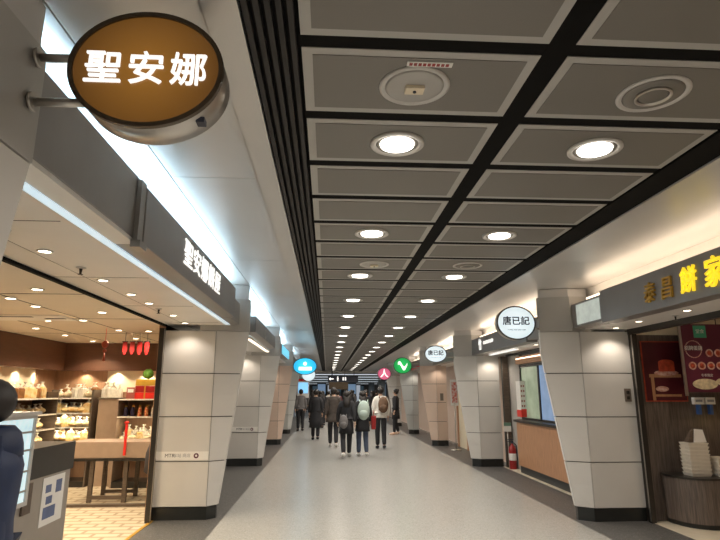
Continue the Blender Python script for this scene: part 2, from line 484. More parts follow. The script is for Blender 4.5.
# ---------------------------------------------------------------- pillars
def pillar(label, side, y0, xo, m='clad', depth=0.34, chamfer=0.14, upper=True, below=2.42):
    """side -1 left of the corridor, +1 right. Corridor edge leans out towards the corridor as it rises."""
    s = side
    e_base = 1.41 if s < 0 else 3.22
    e_top = e_base - 0.31
    joint = 1.53 if s < 0 else 3.40
    def edge(z):
        return e_base - (e_base - e_top) * max(0, min(1, (z - 0.16) / (2.3 if s < 0 else 1.95)))
    t = thing('pillar', label, 'pillar', (0, y0, 0))
    X = lambda a: a * s
    y1 = depth
    bands = [0.16, 0.715, 1.28, 1.845, below]
    core = B(); pl = B(); g = 0.006
    for a, b in zip(bands, bands[1:]):
        za, zb = a + g, b - (g if b != below else 0)
        def pts(z, ins):
            return [(X(xo - ins), 0 + ins), (X(joint), 0 + ins), (X(edge(z) + ins), chamfer + ins * 0.5), (X(edge(z) + ins), y1 - chamfer), (X(joint), y1 - ins), (X(xo - ins), y1 - ins)]
        # core ring
        o0 = [(p[0], p[1], a) for p in pts(a, 0.03)]; o1 = [(p[0], p[1], b) for p in pts(b, 0.03)]
        hexa(core, o0, o1)
        zs = [za, (za + zb) / 2, zb]
        for zl, zh in zip(zs, zs[1:]):
            for i in range(5):
                A0, B0 = pts(zl, 0)[i], pts(zl, 0)[i + 1]; A1, B1 = pts(zh, 0)[i], pts(zh, 0)[i + 1]
                A0i, B0i = pts(zl, 0.022)[i], pts(zl, 0.022)[i + 1]; A1i, B1i = pts(zh, 0.022)[i], pts(zh, 0.022)[i + 1]
                def sh(P, Q, d):
                    P, Q = Vector(P), Vector(Q); u = (Q - P).normalized(); return tuple(P + u * d), tuple(Q - u * d)
                d0 = 0.004
                A0, B0 = sh(A0, B0, d0); A1, B1 = sh(A1, B1, d0); A0i, B0i = sh(A0i, B0i, d0); A1i, B1i = sh(A1i, B1i, d0)
                hexa(pl, [(*A0, zl), (*B0, zl), (*B1, zh), (*A1, zh)], [(*A0i, zl), (*B0i, zl), (*B1i, zh), (*A1i, zh)])
    obj('core', core, 'groove', t)
    obj('cladding', pl, m, t)
    bm = B(); ins = 0.02
    base = [(X(xo), ins), (X(joint), ins), (X(e_base + 0.02), chamfer), (X(e_base + 0.02), y1 - chamfer), (X(joint), y1 - ins), (X(xo), y1 - ins)]
    hexa(bm, [(*p, 0) for p in base], [(*p, 0.155) for p in base]); obj('plinth', bm, 'plinth', t)
    if upper:
        bm = B(); top = 2.88
        xi = 1.75 if s < 0 else 3.56
        u = [(X(xi), 0.0), (X(joint - 0.1), 0.0), (X(e_top), chamfer), (X(e_top), y1 - chamfer), (X(joint - 0.1), y1), (X(xi), y1)]
        hexa(bm, [(*p, below + 0.006) for p in u], [(*p, top) for p in u]); obj('head', bm, 'fin', t)
        u2 = [(X(xi), 0.03), (X(joint - 0.1), 0.03), (X(e_top + 0.03), chamfer), (X(e_top + 0.03), y1 - chamfer), (X(joint - 0.1), y1 - 0.03), (X(xi), y1 - 0.03)]
        bm = B(); hexa(bm, [(*p, top) for p in u2], [(*p, ZC + (0.085 if s < 0 else -0.005)) for p in u2]); obj('neck', bm, 'panel_pale', t)
    return t
pillar('near pillar at the left edge, holding the brackets of the amber oval sign', -1, 1.33, 2.26, depth=0.75, chamfer=0.13)
pillar('pale tiled pillar on the right edge of the open bakery front', -1, 7.6, 2.26)
pillar('second left pillar down the corridor, beyond the bakery, white sticker strip', -1, 12.8, 2.26)
pillar('warm beige lit third left pillar down the corridor', -1, 17.8, 2.26, 'clad_warm')
pillar('furthest grey pillar on the left of the corridor', -1, 22.4, 2.26, 'clad_grey')
pillar('large tiled pillar on the right beside the dark wood shop, with wall switch', 1, 7.2, 4.08, below=2.40)
pillar('tiled pillar on the right beyond the counter with the fire extinguisher', 1, 12.4, 3.90, below=2.40)
pillar('warm pinkish tiled pillar on the right under the smaller white oval sign', 1, 17.15, 3.72, 'clad_warm', below=2.40)
pillar('grey tiled pillar on the right under the green sign', 1, 22.0, 3.62, 'clad_grey', below=2.40)
pillar('distant right pillar beyond the pink sign', 1, 27.0, 3.6, below=2.40)

# soffit spots above pillars & along soffits
def spot(label, x, y, z, power=5, group=None, r=0.05, color=WARM, angle=110, mname='white_small_lamp'):
    t = thing('soffit_spot', label, 'ceiling light', (x, y, z), 0, group)
    bm = B(); lathe(bm, (0, 0, 0), [(r, 0.0), (r, -0.006), (r * 0.8, -0.009), (r * 0.75, 0.0)], 20); obj('rim', bm, 'lamp_ring', t)
    bm = B(); lathe(bm, (0, 0, 0), [(r * 0.74, -0.003), (r * 0.7, -0.007), (r * 0.2, -0.007)], 20); obj('lamp_face', bm, mname, t)
    if power: spot_light('spot', (x, y, z - 0.02), power, color, angle=angle)
    return t
for i, y in enumerate([3.07, 3.56, 4.03, 4.51, 5.17, 5.7, 6.2, 6.61]):
    if i in (2, 6): continue
    spot('small spot in the bakery soffit, %s from the near end' % ['first', 'second', '', 'third', 'fourth', 'fifth', '', 'sixth'][i], -1.85, y, ZL, 3, 'spots in the bakery soffit')
spot('small spot right above the bakery pillar tiles', -1.90, 7.36, ZL, 16, 'spots washing the pillars', angle=130)
spot('small spot above the large right pillar tiles', 3.80, 6.98, ZR, 16, 'spots washing the pillars', angle=130)
for i, y in enumerate([3.6, 4.55, 5.4, 6.3]):
    spot('warm spot in the soffit over the dark wood shopfront, %s from the camera' % ['first', 'second', 'third', 'fourth'][i], 3.72, y, ZR, 6, 'spots over the dark wood shop')
for y, nm in ((12.58, 'second'), (17.55, 'third'), (22.2, 'furthest')):
    spot('spot washing the %s left pillar' % nm, -1.9, y - 0.02 if y > 13 else 12.55, ZL, 18, 'spots washing the pillars', angle=130)
for y, x, nm in ((12.15, 3.68, 'second'), (16.9, 3.4, 'third'), (21.75, 3.42, 'fourth')):
    spot('spot washing the %s right pillar' % nm, x, y, ZR, 20, 'spots washing the pillars', angle=130)
for i, y in enumerate([8.6, 9.6, 10.6, 11.4]):
    spot('spot over the wooden counter shopfront, %s from the camera' % ['first', 'second', 'third', 'fourth'][i], 3.72, y, ZR, 4, 'spots over the wooden counter')
# sensors on bakery soffit
def sprinkler(label, x, y, z):
    t = thing('sprinkler', label, 'sprinkler', (x, y, z))
    bm = B(); lathe(bm, (0, 0, 0), [(0.035, 0), (0.035, -0.006), (0.02, -0.01)], 16); obj('escutcheon', bm, 'lamp_ring', t)
    bm = B(); cyl(bm, (0, 0, -0.008), (0, 0, -0.05), 0.012, 0.007); cyl(bm, (0, 0, -0.05), (0, 0, -0.055), 0.018); obj('nozzle', bm, 'dark_metal', t)
sprinkler('small sprinkler head under the bakery soffit near the camera', -1.83, 4.05, ZL)
sprinkler('small sprinkler head under the bakery soffit towards the pillar', -1.87, 6.1, ZL)
sprinkler('small sprinkler head under the soffit before the dark wood shop', 3.85, 5.8, ZR)

# LED strips
def led(label, x0, x1, y0, y1, z0, z1, m='cool_led'):
    bm = B(); box(bm, x0, x1, y0, y1, z0, z1); return tag(obj('light_strip', bm, m), label, 'light strip')
led('long cold white light strip under the bakery board', -1.385, -1.335, 2.06, 7.5, ZL - 0.008, ZL + 0.002)
led('white light strip under the second left shop board', -1.40, -1.34, 9.6, 12.7, ZL - 0.008, ZL + 0.002, 'warm_led')
# coves above the boards
def cove(label, x, y0, y1, z, m, color, power, lean):
    t = thing('cove_light', label, 'light strip', (x, y0, z))
    bm = B(); box(bm, -0.02, 0.02, 0, y1 - y0, 0, 0.03); obj('tube', bm, m, t)
    bm = B(); box(bm, -0.035, 0.035, 0, y1 - y0, -0.02, 0); obj('batten', bm, 'lamp_ring', t)
    a = area_light('cove_lamp', (x, (y0 + y1) / 2, z + 0.035), 0.05, power, color, rot=(PI, lean, 0), sy=y1 - y0)
    return t
cove('cold white cove tube on top of the bakery board', -1.38, 2.2, 7.45, 2.84, 'cool_led_hot', COOL, 30, 0)
cove('cold white cove tube above the second left board', -1.38, 8.5, 12.6, 2.84, 'cool_led_hot', COOL, 24, 0)
cove('cold white cove tube above the third left board', -1.38, 13.7, 17.6, 2.84, 'cool_led_hot', COOL, 18, 0)
cove('cold white cove tube above the furthest left board', -1.38, 18.7, 22.2, 2.84, 'cool_led_hot', COOL, 15, 0)
cove('warm cove tube above the gold lettered board', 3.46, 1.5, 7.0, 2.80, 'warm_led', (1, 0.78, 0.56), 8, 0)
cove('warm cove tube above the wooden counter shop board', 3.46, 8.1, 12.2, 2.80, 'warm_led', (1, 0.80, 0.6), 10, 0)
cove('warm cove tube above the third right board', 3.46, 13.3, 17.0, 2.80, 'warm_led', (1, 0.84, 0.66), 9, 0)
cove('warm cove tube above the fourth right board', 3.46, 18.0, 21.8, 2.80, 'warm_led', (1, 0.84, 0.66), 8, 0)

# ---------------------------------------------------------------- boards over the shops
def board(name, label, x0, x1, y0, y1, z0, z1, m='steel_sign', cat='signboard', bev=0.006):
    t = thing(name, label, cat, (0, y0, 0))
    bm = B(); box(bm, x0, x1, 0, y1 - y0, z0, z1); obj('board', bm, m, t, bevel=bev)
    return t
# left: recessed fascia then raised board
t = board('fascia', 'plain recessed steel fascia between near pillar and bakery board', -1.34, -1.20, 2.06, 3.37, 2.525, 2.92, 'steel_fascia', 'fascia')
bm = B(); box(bm, -1.34, -1.205, 0, 1.3, 2.50, 2.524); obj('lip', bm, 'soffit', t)
t = board('signboard', 'long grey steel board with five white characters over the bakery', -1.34, -1.165, 3.38, 6.85, 2.505, 2.88)
bm = B(); box(bm, -1.198, -1.172, -0.09, -0.003, 2.50, 2.90); box(bm, -1.198, -1.14, -0.13, -0.003, 2.455, 2.499); obj('end_bracket', bm, 'steel_fascia', t)
text('lettering', '聖安娜餅屋', 0.235, 'letter_white', (-1.16, 1.70, 2.70), '+X', t, bold=0.003, sx=1.25, sy=1.0, space=1.08)
t = board('fascia', 'plain recessed steel fascia between bakery board and its pillar', -1.34, -1.22, 6.87, 7.58, 2.505, 2.80, 'steel_fascia', 'fascia')
t = board('signboard', 'grey board with a round emblem over the second left shop', -1.34, -1.165, 8.9, 12.3, 2.545, 2.80)
bm = B(); lathe(bm, (-1.158, 1.4, 2.66), [(0.10, -0.004), (0.10, 0.004)], 28)
for v in bm.verts: v.co = Vector((-1.158 + v.co.z - 2.66, v.co.y, 2.66 + (v.co.x + 1.158)))
obj('emblem', bm, 'chrome', t)
bm = B(); lathe(bm, (-1.152, 1.4, 2.66), [(0.06, -0.002), (0.06, 0.002)], 24)
for v in bm.verts: v.co = Vector((-1.152 + v.co.z - 2.66, v.co.y, 2.66 + (v.co.x + 1.152)))
obj('emblem_centre', bm, 'steel_sign', t)
t = board('lightbox', 'bright cyan lightbox board over the third left shop', -1.34, -1.165, 14.0, 16.8, 2.545, 2.80, 'steel_sign')
bm = B(); box(bm, -1.166, -1.155, 0.15, 2.7, 2.56, 2.78); obj('screen', bm, mat('cyan_screen', (0.2, 0.7, 0.9), 0.4, emit=(0.15, 0.6, 0.85), estr=0.9), t)
t = board('signboard', 'grey board over the furthest left shop', -1.34, -1.165, 18.8, 22.1, 2.545, 2.80)
# right
t = board('signboard', 'grey board with gold characters over the dark wood shop', 3.29, 3.48, 1.8, 6.35, 2.41, 2.80, 'steel_sign')
for ch, y, m, sc in (('泰', 5.31, 'letter_ochre', 0.82), ('昌', 5.02, 'letter_ochre', 0.86), ('餅', 4.70, 'letter_gold', 0.96), ('家', 4.36, 'letter_gold', 1.05)):
    text('letter', ch, 0.265 * sc, m, (3.278, y - 1.8, 2.575 if 'och' in m else 2.585), '-X', t, bold=0.005, depth=0.02, sx=0.9, sy=1.0, shear=0.12)
t = board('fascia', 'recessed fascia with a cloudy backlit pane next to the large right pillar', 3.31, 3.48, 6.37, 7.18, 2.44, 2.76, 'steel_fascia', 'fascia')
bm = B(); box(bm, 3.302, 3.309, 0.03, 0.66, 2.47, 2.73); obj('lit_pane', bm, mat('cloudy_pane', (0.5, 0.55, 0.5), 0.3, emit=(0.55, 0.60, 0.55), estr=0.55, noise=0.3), t)
t = board('signboard', 'grey board with white tall emblem and line of letters over the wooden counter', 3.29, 3.48, 8.9, 12.36, 2.41, 2.76, 'steel_sign')
text('emblem', '竹', 0.25, 'letter_white', (3.278, 2.75, 2.58), '-X', t, bold=0.008, sx=0.9)
text('lettering', 'cococo', 0.13, 'letter_white', (3.278, 2.15, 2.62), '-X', t, bold=0.006, sx=1.8)
bm = B(); box(bm, 3.6, 3.66, 1.5, 3.2, 2.395, 2.41); obj('glow_strip', bm, 'letter_white', t)
t = board('fascia', 'plain recessed fascia behind the larger white oval sign', 3.31, 3.48, 8.0, 8.88, 2.44, 2.76, 'steel_fascia', 'fascia')
t = board('signboard', 'plain grey board over the third right shop', 3.29, 3.48, 13.6, 17.1, 2.41, 2.74, 'steel_sign')
t = board('signboard', 'distant grey board with a red stripe over the fourth right shop', 3.29, 3.48, 18.2, 21.9, 2.41, 2.74, 'steel_sign')
bm = B(); box(bm, 3.28, 3.292, 0.4, 3.2, 2.44, 2.52); obj('stripe', bm, 'bright_red', t)

# ---------------------------------------------------------------- hanging oval signs on pillar brackets
def oval_sign(label, cx, cy, cz, a, b, depth, face_mat, rim_mat, wall_x, arm_dz, body=None, tm='ink', tsize=0.1, group=None, sub=None, bold=0.003, side_mat='chrome', tsx=1.0, space=1.0):
    t = thing('oval_sign', label, 'sign', (cx, cy, cz), 0, group)
    n = 64; rw = 0.014
    bm = B(); lathe(bm, (0, 0, 0), [(1, 0.012), (1, depth), (0.97, depth + 0.005)], n, axis='Y', sx=a, sy=b); obj('casing', bm, side_mat, t)
    bm = B()
    rings = []
    for (ra, rb, y) in ((a + 0.003, b + 0.003, 0.02), (a + 0.003, b + 0.003, 0.0), (a - rw, b - rw, 0.0), (a - rw, b - rw, 0.014)):
        rings.append([bm.verts.new((ra * math.cos(2 * PI * i / n), y, rb * math.sin(2 * PI * i / n))) for i in range(n)])
    for r0, r1 in zip(rings, rings[1:]):
        for i in range(n): bm.faces.new((r0[i], r0[(i + 1) % n], r1[(i + 1) % n], r1[i]))
    obj('rim', bm, rim_mat, t)
    bm = B(); lathe(bm, (0, 0, 0), [(1, 0.008), (1, 0.011)], n, axis='Y', sx=a - rw + 0.002, sy=b - rw + 0.002); obj('face', bm, face_mat, t)
    s = 1 if wall_x > cx else -1
    for dz in arm_dz:
        bm = B()
        cyl(bm, (wall_x - cx, depth * 0.6, dz), (s * math.sqrt(max(0.05, 1 - (dz / b) ** 2)) * a * 0.98, depth * 0.6, dz), 0.014 if a < 0.27 else 0.016)
        cyl(bm, (wall_x - cx, depth * 0.6, dz), (wall_x - cx - s * 0.012, depth * 0.6, dz), 0.036)
        obj('bracket_arm', bm, 'chrome', t)
    if body: text('lettering', body, tsize, tm, (0, 0.004, -0.008 if not sub else 0.02), '-Y', t, bold=bold, depth=0.008, sx=tsx, space=space)
    if sub:
        text('small_lettering', sub, tsize * 0.22, 'ink_grey', (0, 0.005, -b * 0.42), '-Y', t, depth=0.004)
    return t
t = oval_sign('big amber oval sign with three white characters, upper left', -0.660, 1.78, 2.728, 0.270, 0.225, 0.155, 'amber_face', 'bronze_rim', -1.09, (0.085, -0.095),
              '聖安娜', tm='letter_white', tsize=0.136, bold=0.0018, space=1.2)
bm = B(); box(bm, 0.175, 0.205, 0.05, 0.09, -0.178, -0.158); obj('vent_hole', bm, 'ink', t)
WAVY = oval_sign('larger white oval sign with dark brush characters on the large right pillar', 2.575, 7.298, 2.525, 0.268, 0.23, 0.12, 'white_face', 'dark_metal', 2.92, (0.075, -0.075),
          '唐已記', tsize=0.125, bold=0.004, space=1.02, sub='TONG KEE BAO DIM')
oval_sign('smaller white oval sign with dark brush characters on the second right pillar', 2.48, 12.498, 2.45, 0.255, 0.19, 0.12, 'white_face', 'dark_metal', 2.92, (0.07, -0.07),
          '唐已記', tsize=0.12, bold=0.004, space=1.02, sub='TONG KEE BAO DIM')
oval_sign('green lit round sign with a white swoosh on the third right pillar', 2.36, 17.248, 2.41, 0.29, 0.25, 0.12, 'green_face', 'dark_metal', 2.92, (0.06, -0.06), 'ट', tm='letter_white', tsize=0.01)
oval_sign('small pink lit round sign on the fourth right pillar', 2.28, 22.098, 2.31, 0.27, 0.24, 0.12, 'pink_face', 'dark_metal', 2.92, (0.06, -0.06), '人', tm='letter_white', tsize=0.34, bold=0.01)
oval_sign('cyan lit oval sign hanging at the far left', -0.72, 17.898, 2.41, 0.38, 0.27, 0.12, 'blue_face', 'dark_metal', -1.12, (0.06, -0.06), None)
cy_sign = [o for o in COL.objects if o.name.startswith('oval_sign') and 'cyan lit' in o.get('label', '')][0]
bm = B(); box(bm, -0.20, 0.22, -0.002, 0.008, -0.13, -0.02); obj('white_bar', bm, 'letter_white', cy_sign, bevel=0.02)
bm = B(); lathe(bm, (0.0, 0.0, 0.08), [(0.06, -0.002), (0.06, 0.008)], 20, axis='Y'); obj('white_dot', bm, 'letter_white', cy_sign)
oval_sign('small white round sign behind the cyan one', -0.75, 22.498, 2.28, 0.28, 0.26, 0.12, 'white_face', 'dark_metal', -1.12, (0.06, -0.06), None)
# swoosh of the green sign
g = [o for o in COL.objects if o.name.startswith('oval_sign') and 'green' in o.get('label', '')][0]
for ch in list(g.children):
    if ch.name.startswith('lettering'): bpy.data.objects.remove(ch)
bm = B()
for i in range(14):
    a0 = -0.15 + 0.3 * i / 14; a1 = -0.15 + 0.3 * (i + 1) / 14
    f = lambda q: 0.09 * math.sin((q + 0.15) / 0.3 * 2 * PI + 0.6)
    wv = lambda q: 0.035 + 0.03 * math.sin((q + 0.15) / 0.3 * PI)
    hexa(bm, [(a0, -0.002, f(a0) + wv(a0)), (a1, -0.002, f(a1) + wv(a1)), (a1, -0.002, f(a1) - wv(a1)), (a0, -0.002, f(a0) - wv(a0))],
         [(a0, 0.008, f(a0) + wv(a0)), (a1, 0.008, f(a1) + wv(a1)), (a1, 0.008, f(a1) - wv(a1)), (a0, 0.008, f(a0) - wv(a0))])
obj('swoosh', bm, 'letter_white', g)

# ---------------------------------------------------------------- pillar details
def sticker(label, y, x0, x1, z0, z1):
    t = thing('sticker_strip', label, 'sticker', (0, y - 0.004, 0))
    bm = B(); box(bm, x0, x1, 0, 0.003, z0, z1); obj('strip', bm, 'paper_white', t)
    text('lettering', 'MTR', (z1 - z0) * 0.62, 'ink', (x0 + (x1 - x0) * 0.27, -0.001, (z0 + z1) / 2), '-Y', t, depth=0.002)
    text('faint_lettering', '车站 商店', (z1 - z0) * 0.5, 'ink_grey', (x0 + (x1 - x0) * 0.5, -0.001, (z0 + z1) / 2), '-Y', t, depth=0.002)
    bm = B(); lathe(bm, (x0 + (x1 - x0) * 0.77, -0.002, (z0 + z1) / 2), [(0.033, 0), (0.033, 0.002)], 20, axis='Y'); obj('round_logo', bm, mat('plum', (0.12, 0.03, 0.05), 0.5, noise=0.1), t)
    bm = B(); lathe(bm, (x0 + (x1 - x0) * 0.77, -0.004, (z0 + z1) / 2), [(0.014, 0), (0.014, 0.002)], 12, axis='Y'); obj('logo_centre', bm, 'paper_white', t)
sticker('white sticker strip with small lettering on the bakery pillar', 7.6, -2.22, -1.54, 0.735, 0.84)
sticker('white sticker strip with small lettering on the second left pillar', 12.8, -2.10, -1.54, 0.735, 0.84)
t = thing('wall_switch', 'small grey switch plate on the large right pillar', 'switch', (3.985, 7.19, 1.56))
bm = B(); box(bm, -0.045, 0.045, 0, 0.01, -0.085, 0.085); obj('plate', bm, mat('switch_grey', (0.2, 0.17, 0.14), 0.4, 0.3, noise=0.1), t, bevel=0.003)
for dz in (0.035, -0.035):
    bm = B(); box(bm, -0.02, 0.02, -0.006, 0, dz - 0.02, dz + 0.02); obj('rocker', bm, 'dark_metal', t)
t = thing('wall_switch', 'tiny grey switch plate on the warm pinkish right pillar', 'switch', (3.55, 17.14, 1.45))
bm = B(); box(bm, -0.05, 0.05, 0, 0.01, -0.11, 0.11); obj('plate', bm, 'switch_grey', t)

# ---------------------------------------------------------------- bakery (left shop)
bm = B(); box(bm, -6.2, SL - 0.05, 10.62, 10.9, 1.99, 2.5); box(bm, -5.2, -4.9, 0.5, 10.62, 1.99, 2.5)
struct('wall_back', bm, 'wall_brown')
bm = B(); box(bm, -5.3, SL - 0.05, 10.80, 10.9, 0, 1.99); box(bm, -5.2, -5.12, 0.5, 10.8, 0, 1.99)
struct('wall_back', bm, 'wall_wood')
bm = B(); box(bm, -4.15, -2.4, 10.77, 10.80, 1.60, 1.99); box(bm, -5.12, -5.09, 6.5, 10.0, 1.58, 1.99)
struct('trim_8', bm, 'wall_cream')
bm = B(); box(bm, -6.2, SL, 0.4, 0.5, 0, 2.5); struct('wall_front', bm, 'wall_wood')
bm = B(); box(bm, -2.3, SL, 7.60, 10.9, 0, 2.5); struct('wall_right', bm, 'wall_wood')
# recess spots
for i, (x, y) in enumerate([(-4.55, 10.7), (-3.95, 10.7), (-3.4, 10.7), (-2.75, 10.7)]):
    spot('tiny bright spot in the recess of the bakery back wall, %s from left' % ORD[i], x, y, 1.99, 14, 'recess spots on the bakery back wall', 0.035, (1, 0.8, 0.55), 140)
for i, y in enumerate([7.6, 8.2, 8.8, 9.4, 10.0]):
    spot('tiny bright spot in the recess of the bakery side wall, %s from left' % ORD[i], -5.0, y, 1.99, 14, 'recess spots on the bakery side wall', 0.035, (1, 0.8, 0.55), 140)
shopL = [(-2.6, 4.96), (-3.11, 5.47), (-3.13, 5.98), (-3.13, 7.15), (-4.2, 8.11), (-4.24, 9.1), (-4.24, 10.17), (-3.29, 9.6), (-2.57, 4.2), (-3.1, 8.3), (-2.6, 6.4), (-3.6, 7.2), (-2.7, 8.4)]
shopL.sort(key=lambda q: q[1])
for i, (x, y) in enumerate(shopL):
    spot('warm round spot in the bakery ceiling, %s from the camera' % ORD[i], x, y, 2.5, 68, 'spots in the bakery ceiling', 0.06, (1, 0.82, 0.58), 130)
t = thing('air_vent', 'white slot air vent in the bakery ceiling', 'air vent', (-3.55, 6.95, 2.5))
bm = B(); box(bm, -0.62, 0.35, -0.28, 0.22, -0.012, 0.0); obj('frame', bm, 'paper_white', t)
for x0, x1, y in ((-0.5, -0.02, -0.2), (0.06, 0.3, -0.05)):
    bm = B(); box(bm, x0, x1, y, y + 0.06, -0.015, -0.011); obj('slot', bm, 'ink', t)

# door posts
for lab, x in (('slim dark door post against the bakery pillar', SL - 0.005),):
    t = thing('door_post', lab, 'door post', (x, 7.5, 0))
    bm = B(); box(bm, -0.03, 0.03, -0.03, 0.04, 0, 2.44); obj('post', bm, 'dark_metal', t)
    bm = B(); box(bm, 0.031, 0.037, -0.025, 0.0, 0.02, 2.43); obj('seal', bm, 'chrome', t)

# open frame display desk
def display_desk(label, x, y, wdt, dep, z0, z1):
    t = thing('display_table', label, 'table', (x, y, 0))
    bm = B(); box(bm, 0, wdt, 0, dep, z0, z1); obj('panel_box', bm, 'desk_panel', t, bevel=0.005)
    bm = B(); box(bm, -0.02, wdt + 0.02, -0.02, dep + 0.02, z0 - 0.04, z0 - 0.001); obj('frame_top', bm, 'dark_metal', t)
    for (lx, ly) in ((0.35, 0.02), (0.35, dep - 0.06), (wdt - 0.5, 0.02), (wdt - 0.5, dep - 0.06)):
        bm = B(); box(bm, lx - 0.03, lx + 0.03, ly, ly + 0.05, 0.0, z0 - 0.04); obj('leg', bm, 'grey_oak', t)
    bm = B(); box(bm, 0.38, wdt - 0.53, 0.02, 0.06, 0.05, 0.10); obj('foot_rail', bm, 'grey_oak', t)
    bm = B(); box(bm, 0.38, wdt - 0.53, dep - 0.06, dep - 0.02, 0.05, 0.1); obj('foot_rail', bm, 'grey_oak', t)
    return t
display_desk('grey-brown display table on an open dark frame in the bakery', -3.85, 8.8, 1.35, 0.6, 0.63, 0.865)
bm = B(); box(bm, -4.2, -2.5, 8.5, 8.60, 0.0, 0.035); tag(obj('threshold_bar', bm, 'grey_oak'), 'dark low bar on the floor before the bakery display table', 'floor bar')

# bread things
mat('bread_gold', (0.80, 0.50, 0.16), 0.45, noise=0.5, nscale=18, col2=(0.90, 0.76, 0.46))
mat('bread_cream', (0.85, 0.72, 0.48), 0.45, noise=0.35, nscale=18)
mat('bread_brown', (0.40, 0.18, 0.06), 0.45, noise=0.4, nscale=18)
mat('bag_clear', (0.90, 0.86, 0.76), 0.25, noise=0.2, nscale=25)
def bread(m, tall):
    bm = B()
    if tall:
        box(bm, -0.055, 0.055, -0.045, 0.045, 0, 0.13)
        ball(bm, (0, 0, 0.13), 0.06, (1, 0.8, 0.5), 0, 12)
    else:
        ball(bm, (0, 0, 0.045), 0.075, (1.0, 0.85, 0.6), 0, 12)
        ball(bm, (0.035, 0.0, 0.06), 0.045, (1, 0.8, 0.6), 0, 10)
    o = obj('loaf', bm, m)
    return o
def bread_thing(m, tall, label):
    t = thing('bread_bag', label, 'bread')
    l = bread(m, tall); l.parent = t
    bm = B()
    zt = 0.15 if tall else 0.08
    lathe(bm, (0, 0, zt), [(0.045, 0), (0.012, 0.03), (0.010, 0.04), (0.028, 0.065), (0.026, 0.066)], 10)
    obj('bag_neck', bm, 'bag_clear', t)
    return t
PROTO = []
def bread_place(kind, loc, label, group, rz):
    key = kind
    for k, p in PROTO:
        if k == key:
            return dup(p, loc, label, group, rz)
    m, tall = {'g': ('bread_gold', False), 'c': ('bread_cream', False), 'b': ('bread_brown', True), 'w': ('bag_clear', True), 'G': ('bread_gold', True)}[kind]
    p = bread_thing(m, tall, label); p.location = loc; p.rotation_euler = (0, 0, rz); p['group'] = group
    PROTO.append((key, p))
    return p
def shelf_unit(label, x0, x1, y0, y1, levels, m='grey_oak', back=True, face='-Y', backmat='wall_wood'):
    t = thing('bread_shelf', label, 'shelf', (x0, y0, 0))
    W, D = x1 - x0, y1 - y0
    for z in levels:
        bm = B(); box(bm, 0, W, 0, D, z - 0.025, z); s = obj('shelf_board', bm, m, t)
        bm = B()
        if face == '-Y': box(bm, 0.0, W, -0.008, -0.001, z - 0.022, z + 0.002)
        else: box(bm, W + 0.001, W + 0.008, 0, D, z - 0.022, z + 0.002)
        obj('price_rail', bm, 'bag_clear', s)
        if z > levels[0] and z <= 1.4:   # added fill lamps under each board's front edge, to brighten the bread
            if face == '-Y': area_light('shelf_fill_lamp', (x0 + W / 2, y0 + 0.03, z - 0.03), W * 0.9, 3.2, (1, 0.80, 0.52), rot=(math.radians(18), 0, 0), sy=0.02)
            else: area_light('shelf_fill_lamp', (x1 - 0.03, y0 + D / 2, z - 0.03), 0.02, 12, (1, 0.80, 0.52), rot=(0, math.radians(18), 0), sy=D * 0.9)
    top = max(levels) + (0.0 if x0 > -4 else 0.14)
    if face == '-Y':
        bm = B(); box(bm, -0.03, -0.001, 0, D, 0, top); obj('side_panel', bm, m, t)
        bm = B(); box(bm, W + 0.001, W + 0.03, 0, D, 0, top); obj('side_panel', bm, m, t)
        bm = B(); box(bm, -0.03, W + 0.03, D + 0.001, D + 0.03, 0, top + 0.02); obj('back_panel', bm, backmat, t)
    else:
        bm = B(); box(bm, 0, W, -0.03, -0.001, 0, 1.6); obj('side_panel', bm, m, t)
        bm = B(); box(bm, 0, W, D + 0.001, D + 0.03, 0, 1.6); obj('side_panel', bm, m, t)
        bm = B(); box(bm, -0.03, -0.001, -0.03, D + 0.03, 0, 1.62); obj('back_panel', bm, backmat, t)
    bm = B(); box(bm, 0, W, 0, D, 0, 0.1); obj('base', bm, 'dark_metal', t)
    return t
NTH = ['bottom', 'second', 'third', 'top']
def fill(x0, x1, y0, y1, z, n, rows, kinds, lab, group):
    for r in range(rows):
        for i in range(n):
            fx = (i + 0.5) / n; fy = (r + 0.5) / rows
            if x1 - x0 >= y1 - y0:
                x = x0 + (x1 - x0) * fx; y = y0 + (y1 - y0) * fy
            else:
                x = x0 + (x1 - x0) * fy; y = y0 + (y1 - y0) * fx
            k = random.choice(kinds)
            where = ORD[i] + (' from left' if n < 12 else ' from the camera') + (', front row' if rows == 2 and r == 0 else ', back row' if rows == 2 else '')
            o = bread_place(k, (x + random.uniform(-.01, .01), y + random.uniform(-.01, .01), z), lab + ', ' + where, group, random.uniform(0, 6))
            sc_ = random.uniform(0.95, 1.15); o.scale = (1.18 * sc_, 1.18 * sc_, 1.1 * sc_)
LV = [0.76, 1.0, 1.24, 1.50]
shelf_unit('bread shelf in the back left corner of the bakery', -4.85, -4.18, 10.22, 10.70, LV)
for li, z in enumerate(LV):
    fill(-4.83, -4.2, 10.24, 10.62, z, 5, 2, 'ggcG' if li < 3 else 'bwc', 'bagged bread, %s shelf of back corner unit' % NTH[li], 'bread on the back corner shelf, %s level' % NTH[li])
shelf_unit('long bread shelf along the left side wall of the bakery', -5.08, -4.66, 6.9, 10.0, LV, face='+X')
for li, z in enumerate(LV):
    fill(-5.05, -4.68, 6.95, 9.95, z, 17, 1, 'gggcG' if li < 3 else 'bwbG', 'bagged bread, %s shelf of side wall unit' % NTH[li], 'bread on the side wall shelf, %s level' % NTH[li])
